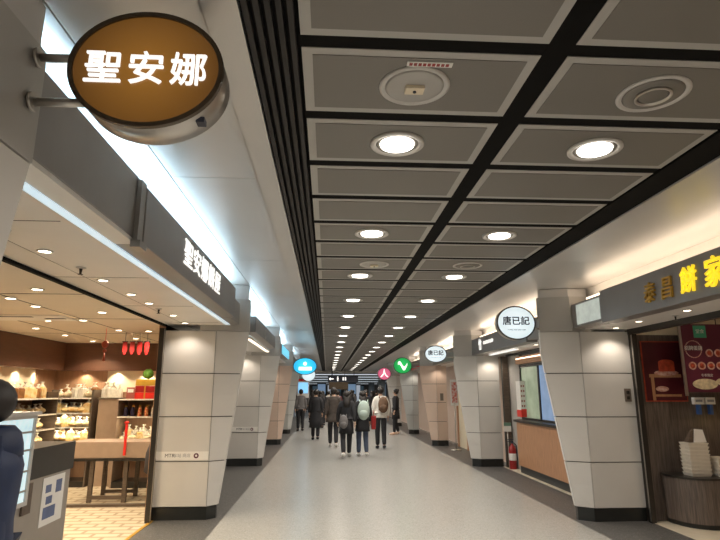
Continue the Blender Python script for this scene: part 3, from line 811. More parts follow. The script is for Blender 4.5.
# tall beige divider panel and white-bag ledge
t = thing('divider_panel', 'tall beige divider panel between the bakery shelves', 'panel', (-4.08, 10.3, 0))
bm = B(); box(bm, 0, 0.34, 0, 0.32, 0, 1.47); obj('body', bm, 'desk_panel', t)
bm = B(); box(bm, -0.02, 0.36, -0.02, 0.34, 1.471, 1.50); obj('cap', bm, 'grey_oak', t)
fill(-4.08, -3.74, 10.32, 10.58, 1.50, 3, 1, 'w', 'white bag standing on the tall beige divider', 'white bags on the divider')
# gift gondola on the right
shelf_unit('gift display shelf next to the bakery door post', -3.66, -2.52, 10.10, 10.60, [0.76, 1.18, 1.48], 'desk_panel')
mat('foil_red', (0.7, 0.06, 0.04), 0.3, noise=0.6, nscale=30, col2=(0.9, 0.6, 0.25))
mat('bottle_dark', (0.05, 0.04, 0.09), 0.2, noise=0.3)
def jar(m):
    t = thing('jar', 'jar', 'jar')
    bm = B(); lathe(bm, (0, 0, 0), [(0.03, 0), (0.038, 0.01), (0.038, 0.12), (0.022, 0.16)], 14); obj('body', bm, m, t)
    bm = B(); lathe(bm, (0, 0, 0), [(0.022, 0.161), (0.022, 0.19), (0.015, 0.195)], 12); obj('lid', bm, 'letter_ochre', t)
    return t
jars = {}
for i in range(9):
    m = ['bottle_dark', 'bottle_dark', 'foil_red', 'foil_red', 'bag_clear', 'bread_gold', 'bread_cream', 'foil_red', 'bag_clear'][i]
    loc = (-3.56 + i * 0.12, 10.22, 1.18); lab = {'bottle_dark': 'dark bottle', 'foil_red': 'red foil jar'}.get(m, 'pale jar') + ' on the upper gift shelf, %s from left' % ORD[i]; gg = 'jars on the upper gift shelf'
    if m in jars: dup(jars[m], loc, lab, gg)
    else:
        j = jar(m); j.location = loc; j['label'] = lab; j['group'] = gg; jars[m] = j
fill(-3.62, -2.55, 10.14, 10.5, 0.76, 8, 2, 'cwcG', 'bagged bun on the lower gift shelf', 'buns on the lower gift shelf')
# red gift boxes stack on top
def gift(label, loc, s, m, group=None):
    t = thing('gift_box', label, 'gift box', loc, 0, group)
    bm = B(); box(bm, -s[0] / 2, s[0] / 2, -s[1] / 2, s[1] / 2, 0, s[2]); obj('carton', bm, m, t, bevel=0.004)
    bm = B(); box(bm, -0.012, 0.012, -s[1] / 2 - 0.003, s[1] / 2 + 0.003, -0.0, s[2] + 0.003); obj('ribbon', bm, 'letter_ochre', t)
    return t
for r in range(3):
    gift('red gift box on the display top, %s of its stack' % ['lowest', 'middle', 'topmost'][r], (-3.25, 10.3, 1.481 + r * 0.115), (0.34, 0.24, 0.11), ['bright_red', 'red', 'letter_ochre'][r])
for r in range(4):
    gift('dull pink gift box next to the red stack, %s from the bottom' % ['first', 'second', 'third', 'fourth'][r], (-2.83, 10.3, 1.481 + r * 0.085), (0.44, 0.24, 0.08), mat('dull_pink', (0.35, 0.10, 0.08), 0.5, noise=0.2))
t = thing('green_ball', 'green leafy ball on top of the red gift boxes', 'ornament', (-3.25, 10.3, 1.829))
bm = B(); ball(bm, (0, 0, 0.09), 0.09, seg=16)
for v in bm.verts: v.co += (v.co - Vector((0, 0, 0.09))) * random.uniform(-0.08, 0.12)
obj('leaves', bm, 'green_leaf', t)
bm = B(); cyl(bm, (0, 0, 0.0), (0, 0, 0.03), 0.03); obj('foot', bm, 'dark_metal', t)
t = thing('small_poster', 'small dull pink poster leaning on the display top', 'poster', (-3.52, 10.25, 1.482))
bm = B(); box(bm, -0.07, 0.07, 0, 0.012, 0, 0.20); obj('card', bm, 'dull_pink', t)
bm = B(); box(bm, -0.05, 0.05, -0.003, 0, 0.11, 0.17); obj('print', bm, 'paper_white', t)
t = thing('ribbon', 'red ribbon hanging down the front of the display table', 'ribbon', (-3.02, 8.755, 0.62))
bm = B(); box(bm, -0.018, 0.018, 0, 0.012, 0.05, 0.52); ball(bm, (0, 0.006, 0.53), 0.03, (1.3, 0.5, 0.6)); obj('band', bm, 'bright_red', t)
t = thing('dark_bag', 'dark cloth bag hanging at the right end of the display table', 'bag', (-2.52, 8.55, 0.42))
bm = B(); lathe(bm, (0, 0, 0), [(0.06, 0.0), (0.13, 0.05), (0.12, 0.3), (0.07, 0.45), (0.03, 0.5)], 14, sy=0.5); obj('bag_body', bm, mat('bag_dark', (0.05, 0.045, 0.05), 0.8, noise=0.2), t)
bm = B(); cyl(bm, (-0.02, 0, 0.5), (-0.02, 0, 0.6), 0.008); cyl(bm, (0.02, 0, 0.5), (0.02, 0, 0.6), 0.008); obj('strap', bm, 'bag_dark', t)
# ornaments
t = thing('hanging_ornament', 'red and gold knot ornament hanging from the bakery ceiling', 'ornament', (-3.2, 8.1, 2.0))
bm = B(); cyl(bm, (0, 0, 0.32), (0, 0, 0.5), 0.004); obj('cord', bm, 'bright_red', t)
bm = B(); ball(bm, (0, 0, 0.27), 0.05, (1, 0.5, 1.1)); ball(bm, (0, 0, 0.18), 0.03, (1, 0.5, 1.0)); obj('knot', bm, mat('knot_red', (0.35, 0.06, 0.03), 0.4, noise=0.3), t)
bm = B(); cyl(bm, (0, 0, 0.15), (0, 0, 0.03), 0.008, 0.02); obj('tassel', bm, 'knot_red', t)
t0 = None
for i, x in enumerate([-3.10, -2.99, -2.88, -2.77]):
    nm = ['leftmost', 'second', 'third', 'rightmost'][i]
    lab = 'red paper banner hanging from the bakery ceiling, %s of four' % nm
    if t0 is None:
        t0 = thing('red_banner', lab, 'banner', (x, 8.6, 2.20), 0, 'red banners in the bakery')
        bm = B(); box(bm, -0.035, 0.035, 0, 0.008, 0.0, 0.15); box(bm, -0.02, 0.02, 0.0, 0.008, -0.04, 0.0); obj('paper', bm, 'red', t0)
        bm = B(); cyl(bm, (0, 0.004, 0.15), (0, 0.004, 0.30), 0.003); obj('cord', bm, 'ink', t0)
        bm = B(); cyl(bm, (-0.045, 0.004, 0.155), (0.045, 0.004, 0.155), 0.006); obj('rod', bm, 'ink', t0)
    else: dup(t0, (x, 8.6, 2.20), lab)
t = thing('wall_sign', 'dark little framed sign on the brown bakery side wall', 'sign', (-4.893, 8.1, 2.2))
bm = B(); box(bm, 0, 0.01, -0.12, 0.12, -0.12, 0.12); obj('plate', bm, 'wall_brown', t)
text('lettering', '日', 0.2, 'bread_brown', (0.012, 0, 0), '+X', t, bold=0.004)

# counter with fridge by the corridor
t = thing('counter', 'bakery counter with a dark top panel and steel front by the corridor', 'counter', (-2.95, 3.0, 0))
bm = B(); box(bm, 0, 0.70, 0, 2.27, 0.94, 1.17); obj('top_panel', bm, 'dark_metal', t, bevel=0.004)
bm = B(); box(bm, 0.02, 0.685, 0.02, 2.25, 0.0, 0.939); obj('front', bm, mat('counter_steel', (0.42, 0.38, 0.33), 0.4, 0.5, noise=0.1, nscale=3), t)
bm = B()
box(bm, 0.686, 0.690, 1.78, 2.15, 0.55, 0.92, 0)
obj('notice_sheet', bm, 'paper_white', t)
bm = B()
for i, (a, b_, c, d) in enumerate([(1.83, 1.92, 0.80, 0.86), (2.0, 2.1, 0.78, 0.88), (1.85, 1.95, 0.71, 0.77), (1.82, 2.02, 0.60, 0.69)]):
    box(bm, 0.6905, 0.692, a, b_, c, d)
obj('notice_print', bm, mat('notice_blue', (0.12, 0.16, 0.3), 0.5, noise=0.2), t)
bm = B(); box(bm, 0.686, 0.70, 1.48, 1.60, 0.70, 0.92); obj('control_plate', bm, 'grey_oak', t)
t = thing('display_fridge', 'glass fronted display fridge with cold white light at the left edge', 'fridge', (-2.735, 2.55, 0.0))
bm = B(); box(bm, 0, 0.03, 0.3, 1.9, 1.172, 1.45); box(bm, 0, 0.46, 1.86, 1.9, 1.172, 1.43); obj('case', bm, 'chrome', t)
bm = B(); box(bm, 0, 0.55, 0.3, 1.92, 1.43, 1.455); obj('top', bm, 'lamp_ring', t)
# front glass sheet with frame standing on the corridor side of the counter
bm = B()
X0, X1 = 0.49, 0.52
for (a, b_) in ((0.3, 0.33), (1.885, 1.92)):
    box(bm, X0, X1, a, b_, 0.78, 1.43)
box(bm, X0, X1, 0.33, 1.885, 0.78, 0.81); box(bm, X0, X1, 0.33, 1.885, 1.405, 1.43)
obj('front_frame', bm, 'lamp_ring', t)
bm = B(); box(bm, X0 + 0.012, X0 + 0.018, 0.33, 1.885, 0.81, 1.405)
obj('backlit_panel', bm, mat('fridge_glow', (0.7, 0.8, 0.82), 0.2, emit=(0.62, 0.85, 0.92), estr=0.62, noise=0.5, nscale=7, col2=(0.35, 0.45, 0.45)), t)
for z in (0.88, 1.02, 1.17, 1.30):
    bm = B(); box(bm, X0 + 0.019, X1 - 0.003, 0.33, 1.885, z, z + 0.014); obj('shelf_edge', bm, 'chrome', t)
fr = t
area_light('fridge_lamp', (-2.17, 3.9, 1.05), 0.5, 2, (0.8, 0.95, 1), rot=(0, -PI / 2, 0), sy=0.6, parent=None)

# ---------------------------------------------------------------- dark wood shop (right, near)
bm = B(); box(bm, SR + 0.02, 6.6, 7.22, 7.35, 0, 2.62); struct('wall_far', bm, 'walnut_dark')
bm = B(); box(bm, SR + 0.08, 6.6, 7.19, 7.219, 2.36, 2.62); struct('trim_9', bm, 'wall_cream')
bm = B(); box(bm, 6.5, 6.6, 1.5, 7.2, 0, 2.62); box(bm, SR, 6.6, 1.4, 1.5, 0, 2.62); struct('wall_right', bm, 'wall_wood')
t = thing('door_post', 'slim dark door post beside the large right pillar', 'door post', (SR + 0.0, 7.12, 0))
bm = B(); box(bm, -0.03, 0.03, -0.03, 0.05, 0, 2.36); obj('post', bm, 'dark_metal', t)
bm = B(); box(bm, -0.036, -0.031, -0.02, 0.0, 0.02, 2.35); obj('seal', bm, 'chrome', t)
mat('maroon', (0.10, 0.012, 0.02), 0.35, noise=0.3, nscale=3)
mat('maroon2', (0.13, 0.02, 0.045), 0.4, noise=0.2, nscale=3)
mat('food_red', (0.62, 0.09, 0.04), 0.4, noise=0.4, nscale=14)
mat('food_bowl', (0.72, 0.52, 0.45), 0.4, noise=0.4, nscale=25, col2=(0.5, 0.18, 0.12))
t = thing('food_poster', 'maroon poster of a red cake on a wooden stand, on the dark wood wall', 'poster', (4.25, 7.20, 1.49))
bm = B(); box(bm, 0.0, 0.55, 0, 0.015, 0, 0.77); obj('sheet', bm, 'maroon', t)
bm = B(); box(bm, -0.015, 0.565, 0.005, 0.019, -0.015, 0.785); obj('frame', bm, 'food_red', t)
bm = B(); box(bm, 0.06, 0.50, -0.004, 0, 0.30, 0.345); box(bm, 0.08, 0.12, -0.004, 0, 0.0, 0.30); box(bm, 0.12, 0.48, -0.004, 0, 0.05, 0.08); obj('stand_print', bm, 'oak_front', t)
bm = B(); lathe(bm, (0.30, -0.006, 0.36), [(0.17, 0), (0.17, 0.004)], 24, axis='Y', sy=0.22); lathe(bm, (0.22, -0.006, 0.15), [(0.09, 0), (0.09, 0.004)], 20, axis='Y', sy=0.4); obj('plate_print', bm, 'food_bowl', t)
bm = B(); box(bm, 0.20, 0.42, -0.010, -0.006, 0.38, 0.50); lathe(bm, (0.31, -0.011, 0.50), [(0.11, 0), (0.11, 0.005)], 24, axis='Y', sy=0.35); obj('cake_print', bm, 'food_red', t)
t = thing('menu_poster', 'tall purple-brown menu poster with rows of bowls and a green tag', 'poster', (4.66, 6.95, 1.60))
bm = B(); box(bm, 0.0, 0.56, 0, 0.012, 0, 0.88); obj('sheet', bm, 'maroon2', t)
bm = B(); box(bm, -0.035, -0.002, -0.005, 0.018, -0.05, 0.90); obj('side_rail', bm, 'chrome', t)
bm = B(); box(bm, 0.17, 0.34, -0.006, 0, 0.70, 0.86); c = obj('green_tag', bm, 'green_plastic', t); c['label'] = 'green tag'
text('tag_lettering', '堂食', 0.06, 'paper_white', (0.255, -0.008, 0.78), '-Y', t, depth=0.002)
# ring logo
bm = B(); n = 28
for i in range(n):
    a0, a1 = 2 * PI * i / n, 2 * PI * (i + 0.75) / n
    P0 = lambda r, a, y: (0.14 + r * math.cos(a), y, 0.55 + r * math.sin(a))
    hexa(bm, [P0(0.115, a0, -0.005), P0(0.115, a1, -0.005), P0(0.104, a1, -0.005), P0(0.104, a0, -0.005)], [P0(0.115, a0, -0.001), P0(0.115, a1, -0.001), P0(0.104, a1, -0.001), P0(0.104, a0, -0.001)])
obj('ring_print', bm, 'food_bowl', t)
text('lettering', '招牌蛋撻', 0.062, 'paper_white', (0.14, -0.004, 0.56), '-Y', t, depth=0.002, bold=0.001)
for (x, z) in [(0.35, 0.50), (0.47, 0.50), (0.10, 0.335), (0.225, 0.335), (0.35, 0.335), (0.475, 0.335)]:
    bm = B(); lathe(bm, (x, -0.006, z), [(0.052, 0), (0.052, 0.004)], 18, axis='Y'); b_ = obj('bowl_print', bm, 'food_bowl', t)
    bm = B(); lathe(bm, (x, -0.009, z), [(0.012, 0), (0.034, 0.002)], 14, axis='Y'); obj('food_print', bm, 'food_red', b_)
text('small_lettering', '冬季限定', 0.04, 'paper_white', (0.28, -0.004, 0.21), '-Y', t, depth=0.002)
bm = B(); lathe(bm, (0.24, -0.006, 0.10), [(0.17, 0), (0.17, 0.004)], 24, axis='Y', sy=0.4); lathe(bm, (0.46, -0.006, 0.13), [(0.07, 0), (0.07, 0.004)], 24, axis='Y', sy=0.6); obj('dish_print', bm, 'bread_cream', t)
bm = B(); cyl(bm, (0.02, 0.006, 0.9), (0.02, 0.006, 1.02), 0.006); cyl(bm, (0.5, 0.006, 0.88), (0.5, 0.006, 1.02), 0.006); obj('hanger', bm, 'dark_metal', t)
# low menu boxes and lamp
for i, x in enumerate((4.93, 5.09)):
    t = thing('price_card', 'small white price card under the menu poster, %s one' % ['left', 'right'][i], 'card', (x, 7.16, 1.44), 0, 'price cards under the menu poster')
    bm = B(); box(bm, -0.065, 0.065, 0, 0.055, 0, 0.09); obj('card', bm, 'paper_white', t)
    bm = B(); box(bm, -0.045, 0.045, -0.003, 0, 0.03, 0.06); obj('print', bm, 'ink_grey', t)
    bm = B(); box(bm, -0.02, 0.02, 0.0, 0.055, -0.13, -0.001); obj('clip', bm, mat('clip_blue', (0.05, 0.12, 0.35), 0.4, noise=0.1), t)
# curved wooden counter
t = thing('curved_counter', 'dark wood counter with a rounded corner at the right edge', 'counter', (0, 0, 0))
def prism(bm, pts, z0, z1):
    hexa(bm, [(p[0], p[1], z0) for p in pts], [(p[0], p[1], z1) for p in pts])
cp = [(4.32, 7.2), (4.30, 7.12)]
for i in range(9):
    a = PI + (PI / 2) * i / 8
    cp.append((4.66 + 0.34 * math.cos(a), 7.0 + 0.34 * math.sin(a) + 0.0))
cp += [(6.4, 6.66), (6.4, 7.2)]
bm = B(); prism(bm, cp, 0.06, 0.56); obj('body', bm, 'walnut_dark', t)
bm = B(); prism(bm, [(4.34 + (p[0] - 4.32) * 0.985, min(7.2, p[1] + 0.03)) for p in cp], 0.0, 0.06); obj('kick_plate', bm, 'plinth', t)
bm = B(); prism(bm, [(p[0] - 0.01 if p[0] < 6 else p[0], p[1] - 0.01 if p[1] < 7.1 else p[1]) for p in cp], 0.561, 0.585); obj('top', bm, 'dark_metal', t)
# stacks of lidded boxes
mat('foam', (0.78, 0.72, 0.62), 0.5, noise=0.05)
fb = None
def foam(label, loc, rz, group, s=1.0):
    global fb
    if fb is None:
        fb = thing('takeaway_box', label, 'box', loc, rz, group)
        bm = B(); hexa(bm, [(-0.15, -0.11, 0), (0.15, -0.11, 0), (0.15, 0.11, 0), (-0.15, 0.11, 0)], [(-0.165, -0.12, 0.034), (0.165, -0.12, 0.034), (0.165, 0.12, 0.034), (-0.165, 0.12, 0.034)]); obj('tray', bm, 'foam', fb)
        bm = B(); box(bm, -0.17, 0.17, -0.125, 0.125, 0.035, 0.043); obj('rim', bm, 'foam', fb)
        o = fb
    else: o = dup(fb, loc, label, group, rz)
    o.scale = (s, s, 1)
    return o
ords = ['lowest', 'second', 'third', 'fourth', 'fifth', 'sixth', 'seventh', 'eighth', 'topmost']
for i in range(9):
    foam('cream takeaway tray in the tall stack on the curved counter, %s from below' % ords[i] if i not in (0, 8) else 'cream takeaway tray in the tall stack, %s' % ords[i], (4.60 + 0.02, 6.92, 0.585 + i * 0.044), random.uniform(-.03, .03), 'tall stack of trays', 0.78)
for i in range(5):
    foam('cream takeaway tray in the short stack at the frame edge, %s from below' % ords[i], (4.90, 6.90, 0.585 + i * 0.044), PI / 2 + random.uniform(-.03, .03), 'short stack of trays', 0.70)
t = thing('paper_bag', 'white folded bag leaning on top of the tall tray stack', 'bag', (4.62, 6.92, 0.985), 0)
bm = B(); hexa(bm, [(-0.02, -0.05, 0), (0.14, -0.05, -0.0), (0.12, -0.03, 0.15), (0.02, -0.03, 0.16)], [(-0.02, 0.06, 0), (0.14, 0.06, 0), (0.12, 0.0, 0.15), (0.02, 0.0, 0.16)]); obj('bag_body', bm, 'paper_white', t)
bm = B(); hexa(bm, [(-0.10, -0.04, 0), (-0.025, -0.04, 0), (0.01, -0.02, 0.16), (-0.03, -0.02, 0.13)], [(-0.10, 0.04, 0), (-0.025, 0.04, 0), (0.01, 0.01, 0.16), (-0.03, 0.01, 0.13)]); obj('side_gusset', bm, 'grey_oak', t)
t = thing('service_lamp', 'small warm yellow lamp at the right edge above the tray stacks', 'lamp', (5.16, 6.95, 1.15))
bm = B(); lathe(bm, (0, 0, 0), [(0.03, 0.0), (0.05, 0.03), (0.05, 0.10), (0.02, 0.14)], 16); obj('shade', bm, mat('yellow_glow', (0.9, 0.7, 0.3), 0.4, emit=(1, 0.7, 0.25), estr=1.6), t)
bm = B(); cyl(bm, (0, 0, 0.14), (0, 0, 0.5), 0.006); cyl(bm, (0, 0, 0.5), (0, 0.27, 0.5), 0.006); obj('arm', bm, 'dark_metal', t)
for i, (x, y) in enumerate(((4.9, 6.2), (5.4, 5.2), (5.2, 3.8))):
    spot('warm spot in the ceiling of the dark wood shop, %s from its end wall' % ORD[i], x, y, 2.62, 16, 'spots inside the dark wood shop', 0.06, (1, 0.8, 0.58), 130)

# ---------------------------------------------------------------- wooden counter shop (right, second bay)
bm = B()
box(bm, SR - 0.1, SR - 0.02, 7.56, 8.55, 0, 2.4)
box(bm, SR - 0.02, SR + 0.05, 11.55, 12.38, 0, 2.4)
struct('wall_right', bm, 'wall_grey')
t = thing('wall_post', 'dark brown upright post against the second right pillar', 'door post', (3.93, 12.22, 0))
bm = B(); box(bm, 0.0, 0.13, 0, 0.12, 0, 2.38); obj('post', bm, 'grey_oak', t)
bm = B(); box(bm, -0.004, 0.0, 0.02, 0.1, 0, 2.37); obj('edge_strip', bm, 'dark_metal', t)
t = thing('service_counter', 'orange-brown wooden counter front with dark top under the window', 'counter', (3.93, 8.6, 0))
bm = B(); box(bm, 0.0, 0.15, 0, 2.9, 0.15, 1.0); obj('front', bm, 'oak_front', t)
bm = B(); box(bm, -0.06, 0.15, -0.02, 2.92, 1.001, 1.045); obj('top', bm, 'dark_metal', t)
bm = B(); box(bm, 0.03, 0.15, 0, 2.9, 0.005, 0.149); obj('kick_plate', bm, 'plinth', t)
t = thing('service_window', 'framed service window with a green pane and a blue lit screen', 'window', (4.10, 8.9, 1.05))
bm = B()
for a, b_ in ((0.0, 0.05), (0.72, 0.78), (1.60, 1.66), (2.60, 2.66)): box(bm, -0.03, 0.03, a, b_, 0, 1.1)
box(bm, -0.03, 0.03, 0.0, 2.66, 1.05, 1.10); box(bm, -0.03, 0.03, 0, 2.66, 0, 0.04)
obj('frame', bm, 'dark_metal', t)
bm = B(); box(bm, -0.008, 0.0, 1.661, 2.60, 0.04, 1.05); obj('green_pane', bm, mat('green_pane', (0.35, 0.42, 0.32), 0.15, emit=(0.22, 0.27, 0.18), estr=0.6, noise=0.4, nscale=3), t)
bm = B(); box(bm, -0.008, 0.0, 0.781, 1.60, 0.04, 1.05); obj('blue_screen', bm, mat('blue_screen', (0.22, 0.30, 0.42), 0.2, emit=(0.16, 0.25, 0.42), estr=0.7, noise=0.3, nscale=4), t)
bm = B(); box(bm, -0.06, -0.031, 0.04, 0.80, 0.0, 1.15); mb = obj('menu_panel', bm, 'paper_white', t)
for i, z in enumerate((1.05, 0.88, 0.70, 0.50, 0.30, 0.12)):
    bm = B(); lathe(bm, (-0.065, 0.45, z), [(0.06, 0), (0.06, 0.003)], 14)
    for v in bm.verts: v.co = Vector((-0.064 + (v.co.z - z), v.co.y, z + (v.co.x + 0.065)))
    obj('dish_picture', bm, ['red', 'ink', 'food_red', 'grey_oak', 'food_red', 'maroon2'][i], mb)
bm = B(); box(bm, -0.10, 0.0, 0.0, 2.66, 1.12, 1.28); obj('valance', bm, 'oak_front', t)
bm = B(); box(bm, -0.11, -0.10, 0.1, 2.6, 1.22, 1.24); obj('valance_light', bm, 'warm_led', t)
# extinguisher
def extinguisher(label, x, y, s=1.0):
    t = thing('fire_extinguisher', label, 'fire extinguisher', (x, y, 0))
    bm = B(); lathe(bm, (0, 0, 0), [(0.07, 0.0), (0.078, 0.015), (0.078, 0.40), (0.06, 0.46), (0.026, 0.49), (0.026, 0.52)], 24); obj('cylinder_body', bm, 'red', t)
    bm = B(); cyl(bm, (0, 0, 0.52), (0, 0, 0.56), 0.022); box(bm, -0.10, 0.03, -0.012, 0.012, 0.56, 0.575); box(bm, -0.09, 0.03, -0.01, 0.01, 0.595, 0.61); obj('valve', bm, 'ink', t)
    bm = B(); cyl(bm, (0.03, 0, 0.54), (0.09, 0, 0.48), 0.011); cyl(bm, (0.09, 0, 0.48), (0.095, 0, 0.18), 0.011, 0.015); obj('hose', bm, 'ink', t)
    bm = B(); lathe(bm, (0, 0, 0), [(0.0785, 0.18), (0.0795, 0.19), (0.0795, 0.31), (0.0785, 0.32)], 24); obj('label_band', bm, 'paper_white', t)
extinguisher('red fire extinguisher on the floor beside the wooden counter', 3.98, 12.02)
t = thing('extinguisher_sign', 'small green and white sign above the fire extinguisher', 'sign', (3.93, 12.10, 0.76))
bm = B(); box(bm, -0.08, 0.08, 0, 0.01, 0, 0.19); obj('plate', bm, 'paper_white', t)
bm = B(); box(bm, -0.08, 0.08, -0.003, 0, 0.12, 0.19); obj('green_band', bm, 'cloth_pale_green', t)
bm = B(); cyl(bm, (0, 0.02, -0.76), (0, 0.02, 0.1), 0.01); obj('stem', bm, 'chrome', t)
t = thing('menu_stand', 'white menu board with a red foot hanging beside the service window', 'menu board', (3.97, 11.28, 1.10))
bm = B(); box(bm, 0, 0.02, 0.0, 0.25, 0, 0.72); obj('board', bm, 'paper_white', t)
bm = B(); box(bm, -0.004, 0, 0.0, 0.25, 0.0, 0.14); box(bm, 0, 0.11, -0.004, 0.0, 0.0, 0.16); obj('red_foot', bm, 'bright_red', t)
bm = B(); box(bm, 0.021, 0.11, 0.0, 0.02, 0, 0.72); obj('return_board', bm, 'paper_white', t)
bm = B()
for r in range(5):
    for c in range(2):
        box(bm, 0.015 + c * 0.045, 0.04 + c * 0.045, -0.003, 0.0, 0.2 + r * 0.10, 0.24 + r * 0.10)
obj('print', bm, 'dull_pink', t)

# third bay right: door, standee
t = thing('shop_door', 'brown framed glass door between second and third right pillars', 'door', (4.0, 13.6, 0))
bm = B(); box(bm, -0.03, 0.04, 2.2, 2.3, 0, 2.38); box(bm, -0.03, 0.04, 3.3, 3.42, 0, 2.38); box(bm, -0.03, 0.04, 2.2, 3.4, 2.3, 2.38); obj('frame', bm, 'oak_front', t)
bm = B(); box(bm, 0, 0.02, 2.3, 3.3, 0, 2.3); obj('leaf', bm, 'wall_cream', t)
bm = B(); cyl(bm, (-0.05, 2.42, 0.9), (-0.05, 2.42, 1.5), 0.015); obj('handle', bm, 'dark_metal', t)
t = thing('sign_stand', 'red and white notice on a slim stand before the third right shop', 'sign stand', (3.66, 15.9, 0))
bm = B(); lathe(bm, (0, 0, 0), [(0.15, 0), (0.15, 0.015), (0.02, 0.03)], 20); obj('foot', bm, 'chrome', t)
bm = B(); cyl(bm, (0, 0, 0.02), (0, 0, 1.3), 0.014); obj('pole', bm, 'chrome', t)
bm = B(); box(bm, -0.11, 0.11, -0.012, 0.012, 1.22, 1.95); obj('plate', bm, 'paper_white', t)
bm = B(); box(bm, -0.08, 0.08, -0.018, -0.012, 1.3, 1.88); obj('red_print', bm, mat('soft_red', (0.6, 0.1, 0.07), 0.5, noise=0.8, nscale=16, col2=(0.8, 0.7, 0.65)), t)
t = thing('wall_poster', 'pale wall panel with a small sign on the second left bay', 'poster', (SL + 0.005, 9.6, 1.0))
bm = B(); box(bm, 0, 0.015, 0, 0.8, 0, 1.1); obj('sheet', bm, 'paper_white', t)
bm = B(); box(bm, 0.0151, 0.018, 0.1, 0.7, 0.6, 1.0); obj('picture', bm, 'food_bowl', t)

# ---------------------------------------------------------------- hanging direction sign and far hall
t = thing('direction_sign', 'black hanging direction sign with white symbols over the far corridor', 'sign', (0.05, 30.0, 2.13))
bm = B(); box(bm, 0, 1.62, 0, 0.12, 0, 0.34); obj('board', bm, 'ink', t)
bm = B(); box(bm, 0.10, 0.30, -0.01, 0, 0.13, 0.19); hexa(bm, [(0.04, -0.01, 0.16), (0.14, -0.01, 0.25), (0.14, -0.01, 0.07)], [(0.04, 0, 0.16), (0.14, 0, 0.25), (0.14, 0, 0.07)]); obj('arrow', bm, 'letter_white', t)
bm = B(); ball(bm, (0.52, -0.01, 0.26), 0.035, (1, 0.3, 1)); box(bm, 0.48, 0.56, -0.01, 0, 0.13, 0.22); box(bm, 0.49, 0.515, -0.01, 0, 0.04, 0.13); box(bm, 0.525, 0.55, -0.01, 0, 0.04, 0.13); obj('person_symbol', bm, 'letter_white', t)
bm = B()
for x in (0.78, 0.90): box(bm, x, x + 0.07, -0.01, 0, 0.08, 0.25)
obj('twin_symbol', bm, 'letter_white', t)
bm = B(); cyl(bm, (0.2, 0.06, 0.34), (0.2, 0.06, 0.87), 0.015); cyl(bm, (1.4, 0.06, 0.34), (1.4, 0.06, 0.87), 0.015); obj('hanger_rods', bm, 'dark_metal', t)
t = thing('dark_board', 'second dark board lower down behind the direction sign', 'sign', (0.1, 33.0, 1.75))
bm = B(); box(bm, 0, 1.15, 0, 0.12, 0, 0.42); obj('board', bm, 'bronze_rim', t)
bm = B(); cyl(bm, (0.2, 0.06, 0.42), (0.2, 0.06, 1.25), 0.015); cyl(bm, (0.95, 0.06, 0.42), (0.95, 0.06, 1.25), 0.015); obj('hanger_rods', bm, 'dark_metal', t)
# hall beyond
bm = B(); box(bm, -12, 14, 38.2, 112, 2.9, 3.0); struct('ceiling', bm, 'wall_grey')
bm = B(); box(bm, -12, 14, 38.0, 38.2, 2.88, 3.2); box(bm, -12, -2.3, 38.2, 38.4, 0, 2.9); box(bm, 4.3, 14, 38.2, 38.4, 0, 2.9); struct('wall_far', bm, 'soffit')
bm = B(); box(bm, -12, 14, 111.8, 112, 0, 3.0); struct('wall_far', bm, 'wall_grey')
for i, y in enumerate((41, 48, 57, 70, 88)):
    t = thing('light_band', 'long white light band across the far hall ceiling, %s from the corridor' % ['first', 'second', 'third', 'fourth', 'fifth'][i], 'light strip', (-6, y, 2.85), 0, 'far hall light bands')
    bm = B(); box(bm, 0, 14, 0, 0.35, 0.0, 0.03); obj('diffuser', bm, mat('band_glow', (0.9, 0.9, 0.9), 0.5, emit=(0.75, 0.82, 0.88), estr=1.0), t)
    bm = B(); box(bm, -0.05, 14.05, -0.05, 0.4, 0.03, 0.05); obj('frame', bm, 'dark_metal', t)
    area_light('band_lamp', (1, y + 0.17, 2.82), 14, 45, (0.85, 0.93, 1), sy=0.3)
# lit shop windows in the far hall
random.seed(4)
glows = [mat('far_blue', (0.3, 0.4, 0.5), 0.3, emit=(0.14, 0.22, 0.34), estr=0.6), mat('far_white', (0.7, 0.7, 0.7), 0.3, emit=(0.40, 0.44, 0.5), estr=0.7), mat('far_teal', (0.2, 0.3, 0.3), 0.3, emit=(0.03, 0.05, 0.07), estr=0.6)]
for i in range(16):
    x = -9 + i * 1.3
    t = thing('shop_window', 'tall lit shop window at the end of the far hall, %s from left' % ORD[i], 'window', (x, 72 + (i % 3) * 12, 0), 0, 'lit windows in the far hall')
    bm = B(); box(bm, 0, 1.0, 0, 0.05, 0.2, 2.6); obj('pane', bm, glows[(i * 7) % 3], t)
    bm = B(); box(bm, -0.08, 0.0, -0.02, 0.1, 0, 2.8); box(bm, 1.0, 1.08, -0.02, 0.1, 0, 2.8); box(bm, 0, 1.0, -0.02, 0.1, 2.6, 2.8); obj('frame', bm, 'dark_metal', t)
t = thing('info_screen', 'small bright blue screen on a post under the white round sign', 'screen', (-1.28, 24.2, 0))
bm = B(); box(bm, 0, 0.5, 0, 0.12, 1.35, 2.15); obj('case', bm, 'paper_white', t)
bm = B(); box(bm, 0.04, 0.46, -0.01, 0.0, 1.55, 2.0); obj('screen', bm, mat('screen_blue', (0.2, 0.5, 0.8), 0.3, emit=(0.25, 0.6, 0.95), estr=0.9), t)
bm = B(); box(bm, 0.0, 0.5, -0.005, 0.0, 2.06, 2.15); obj('red_header', bm, 'bright_red', t)
bm = B(); box(bm, 0.2, 0.3, 0.02, 0.1, 0, 1.35); obj('post', bm, 'chrome', t)

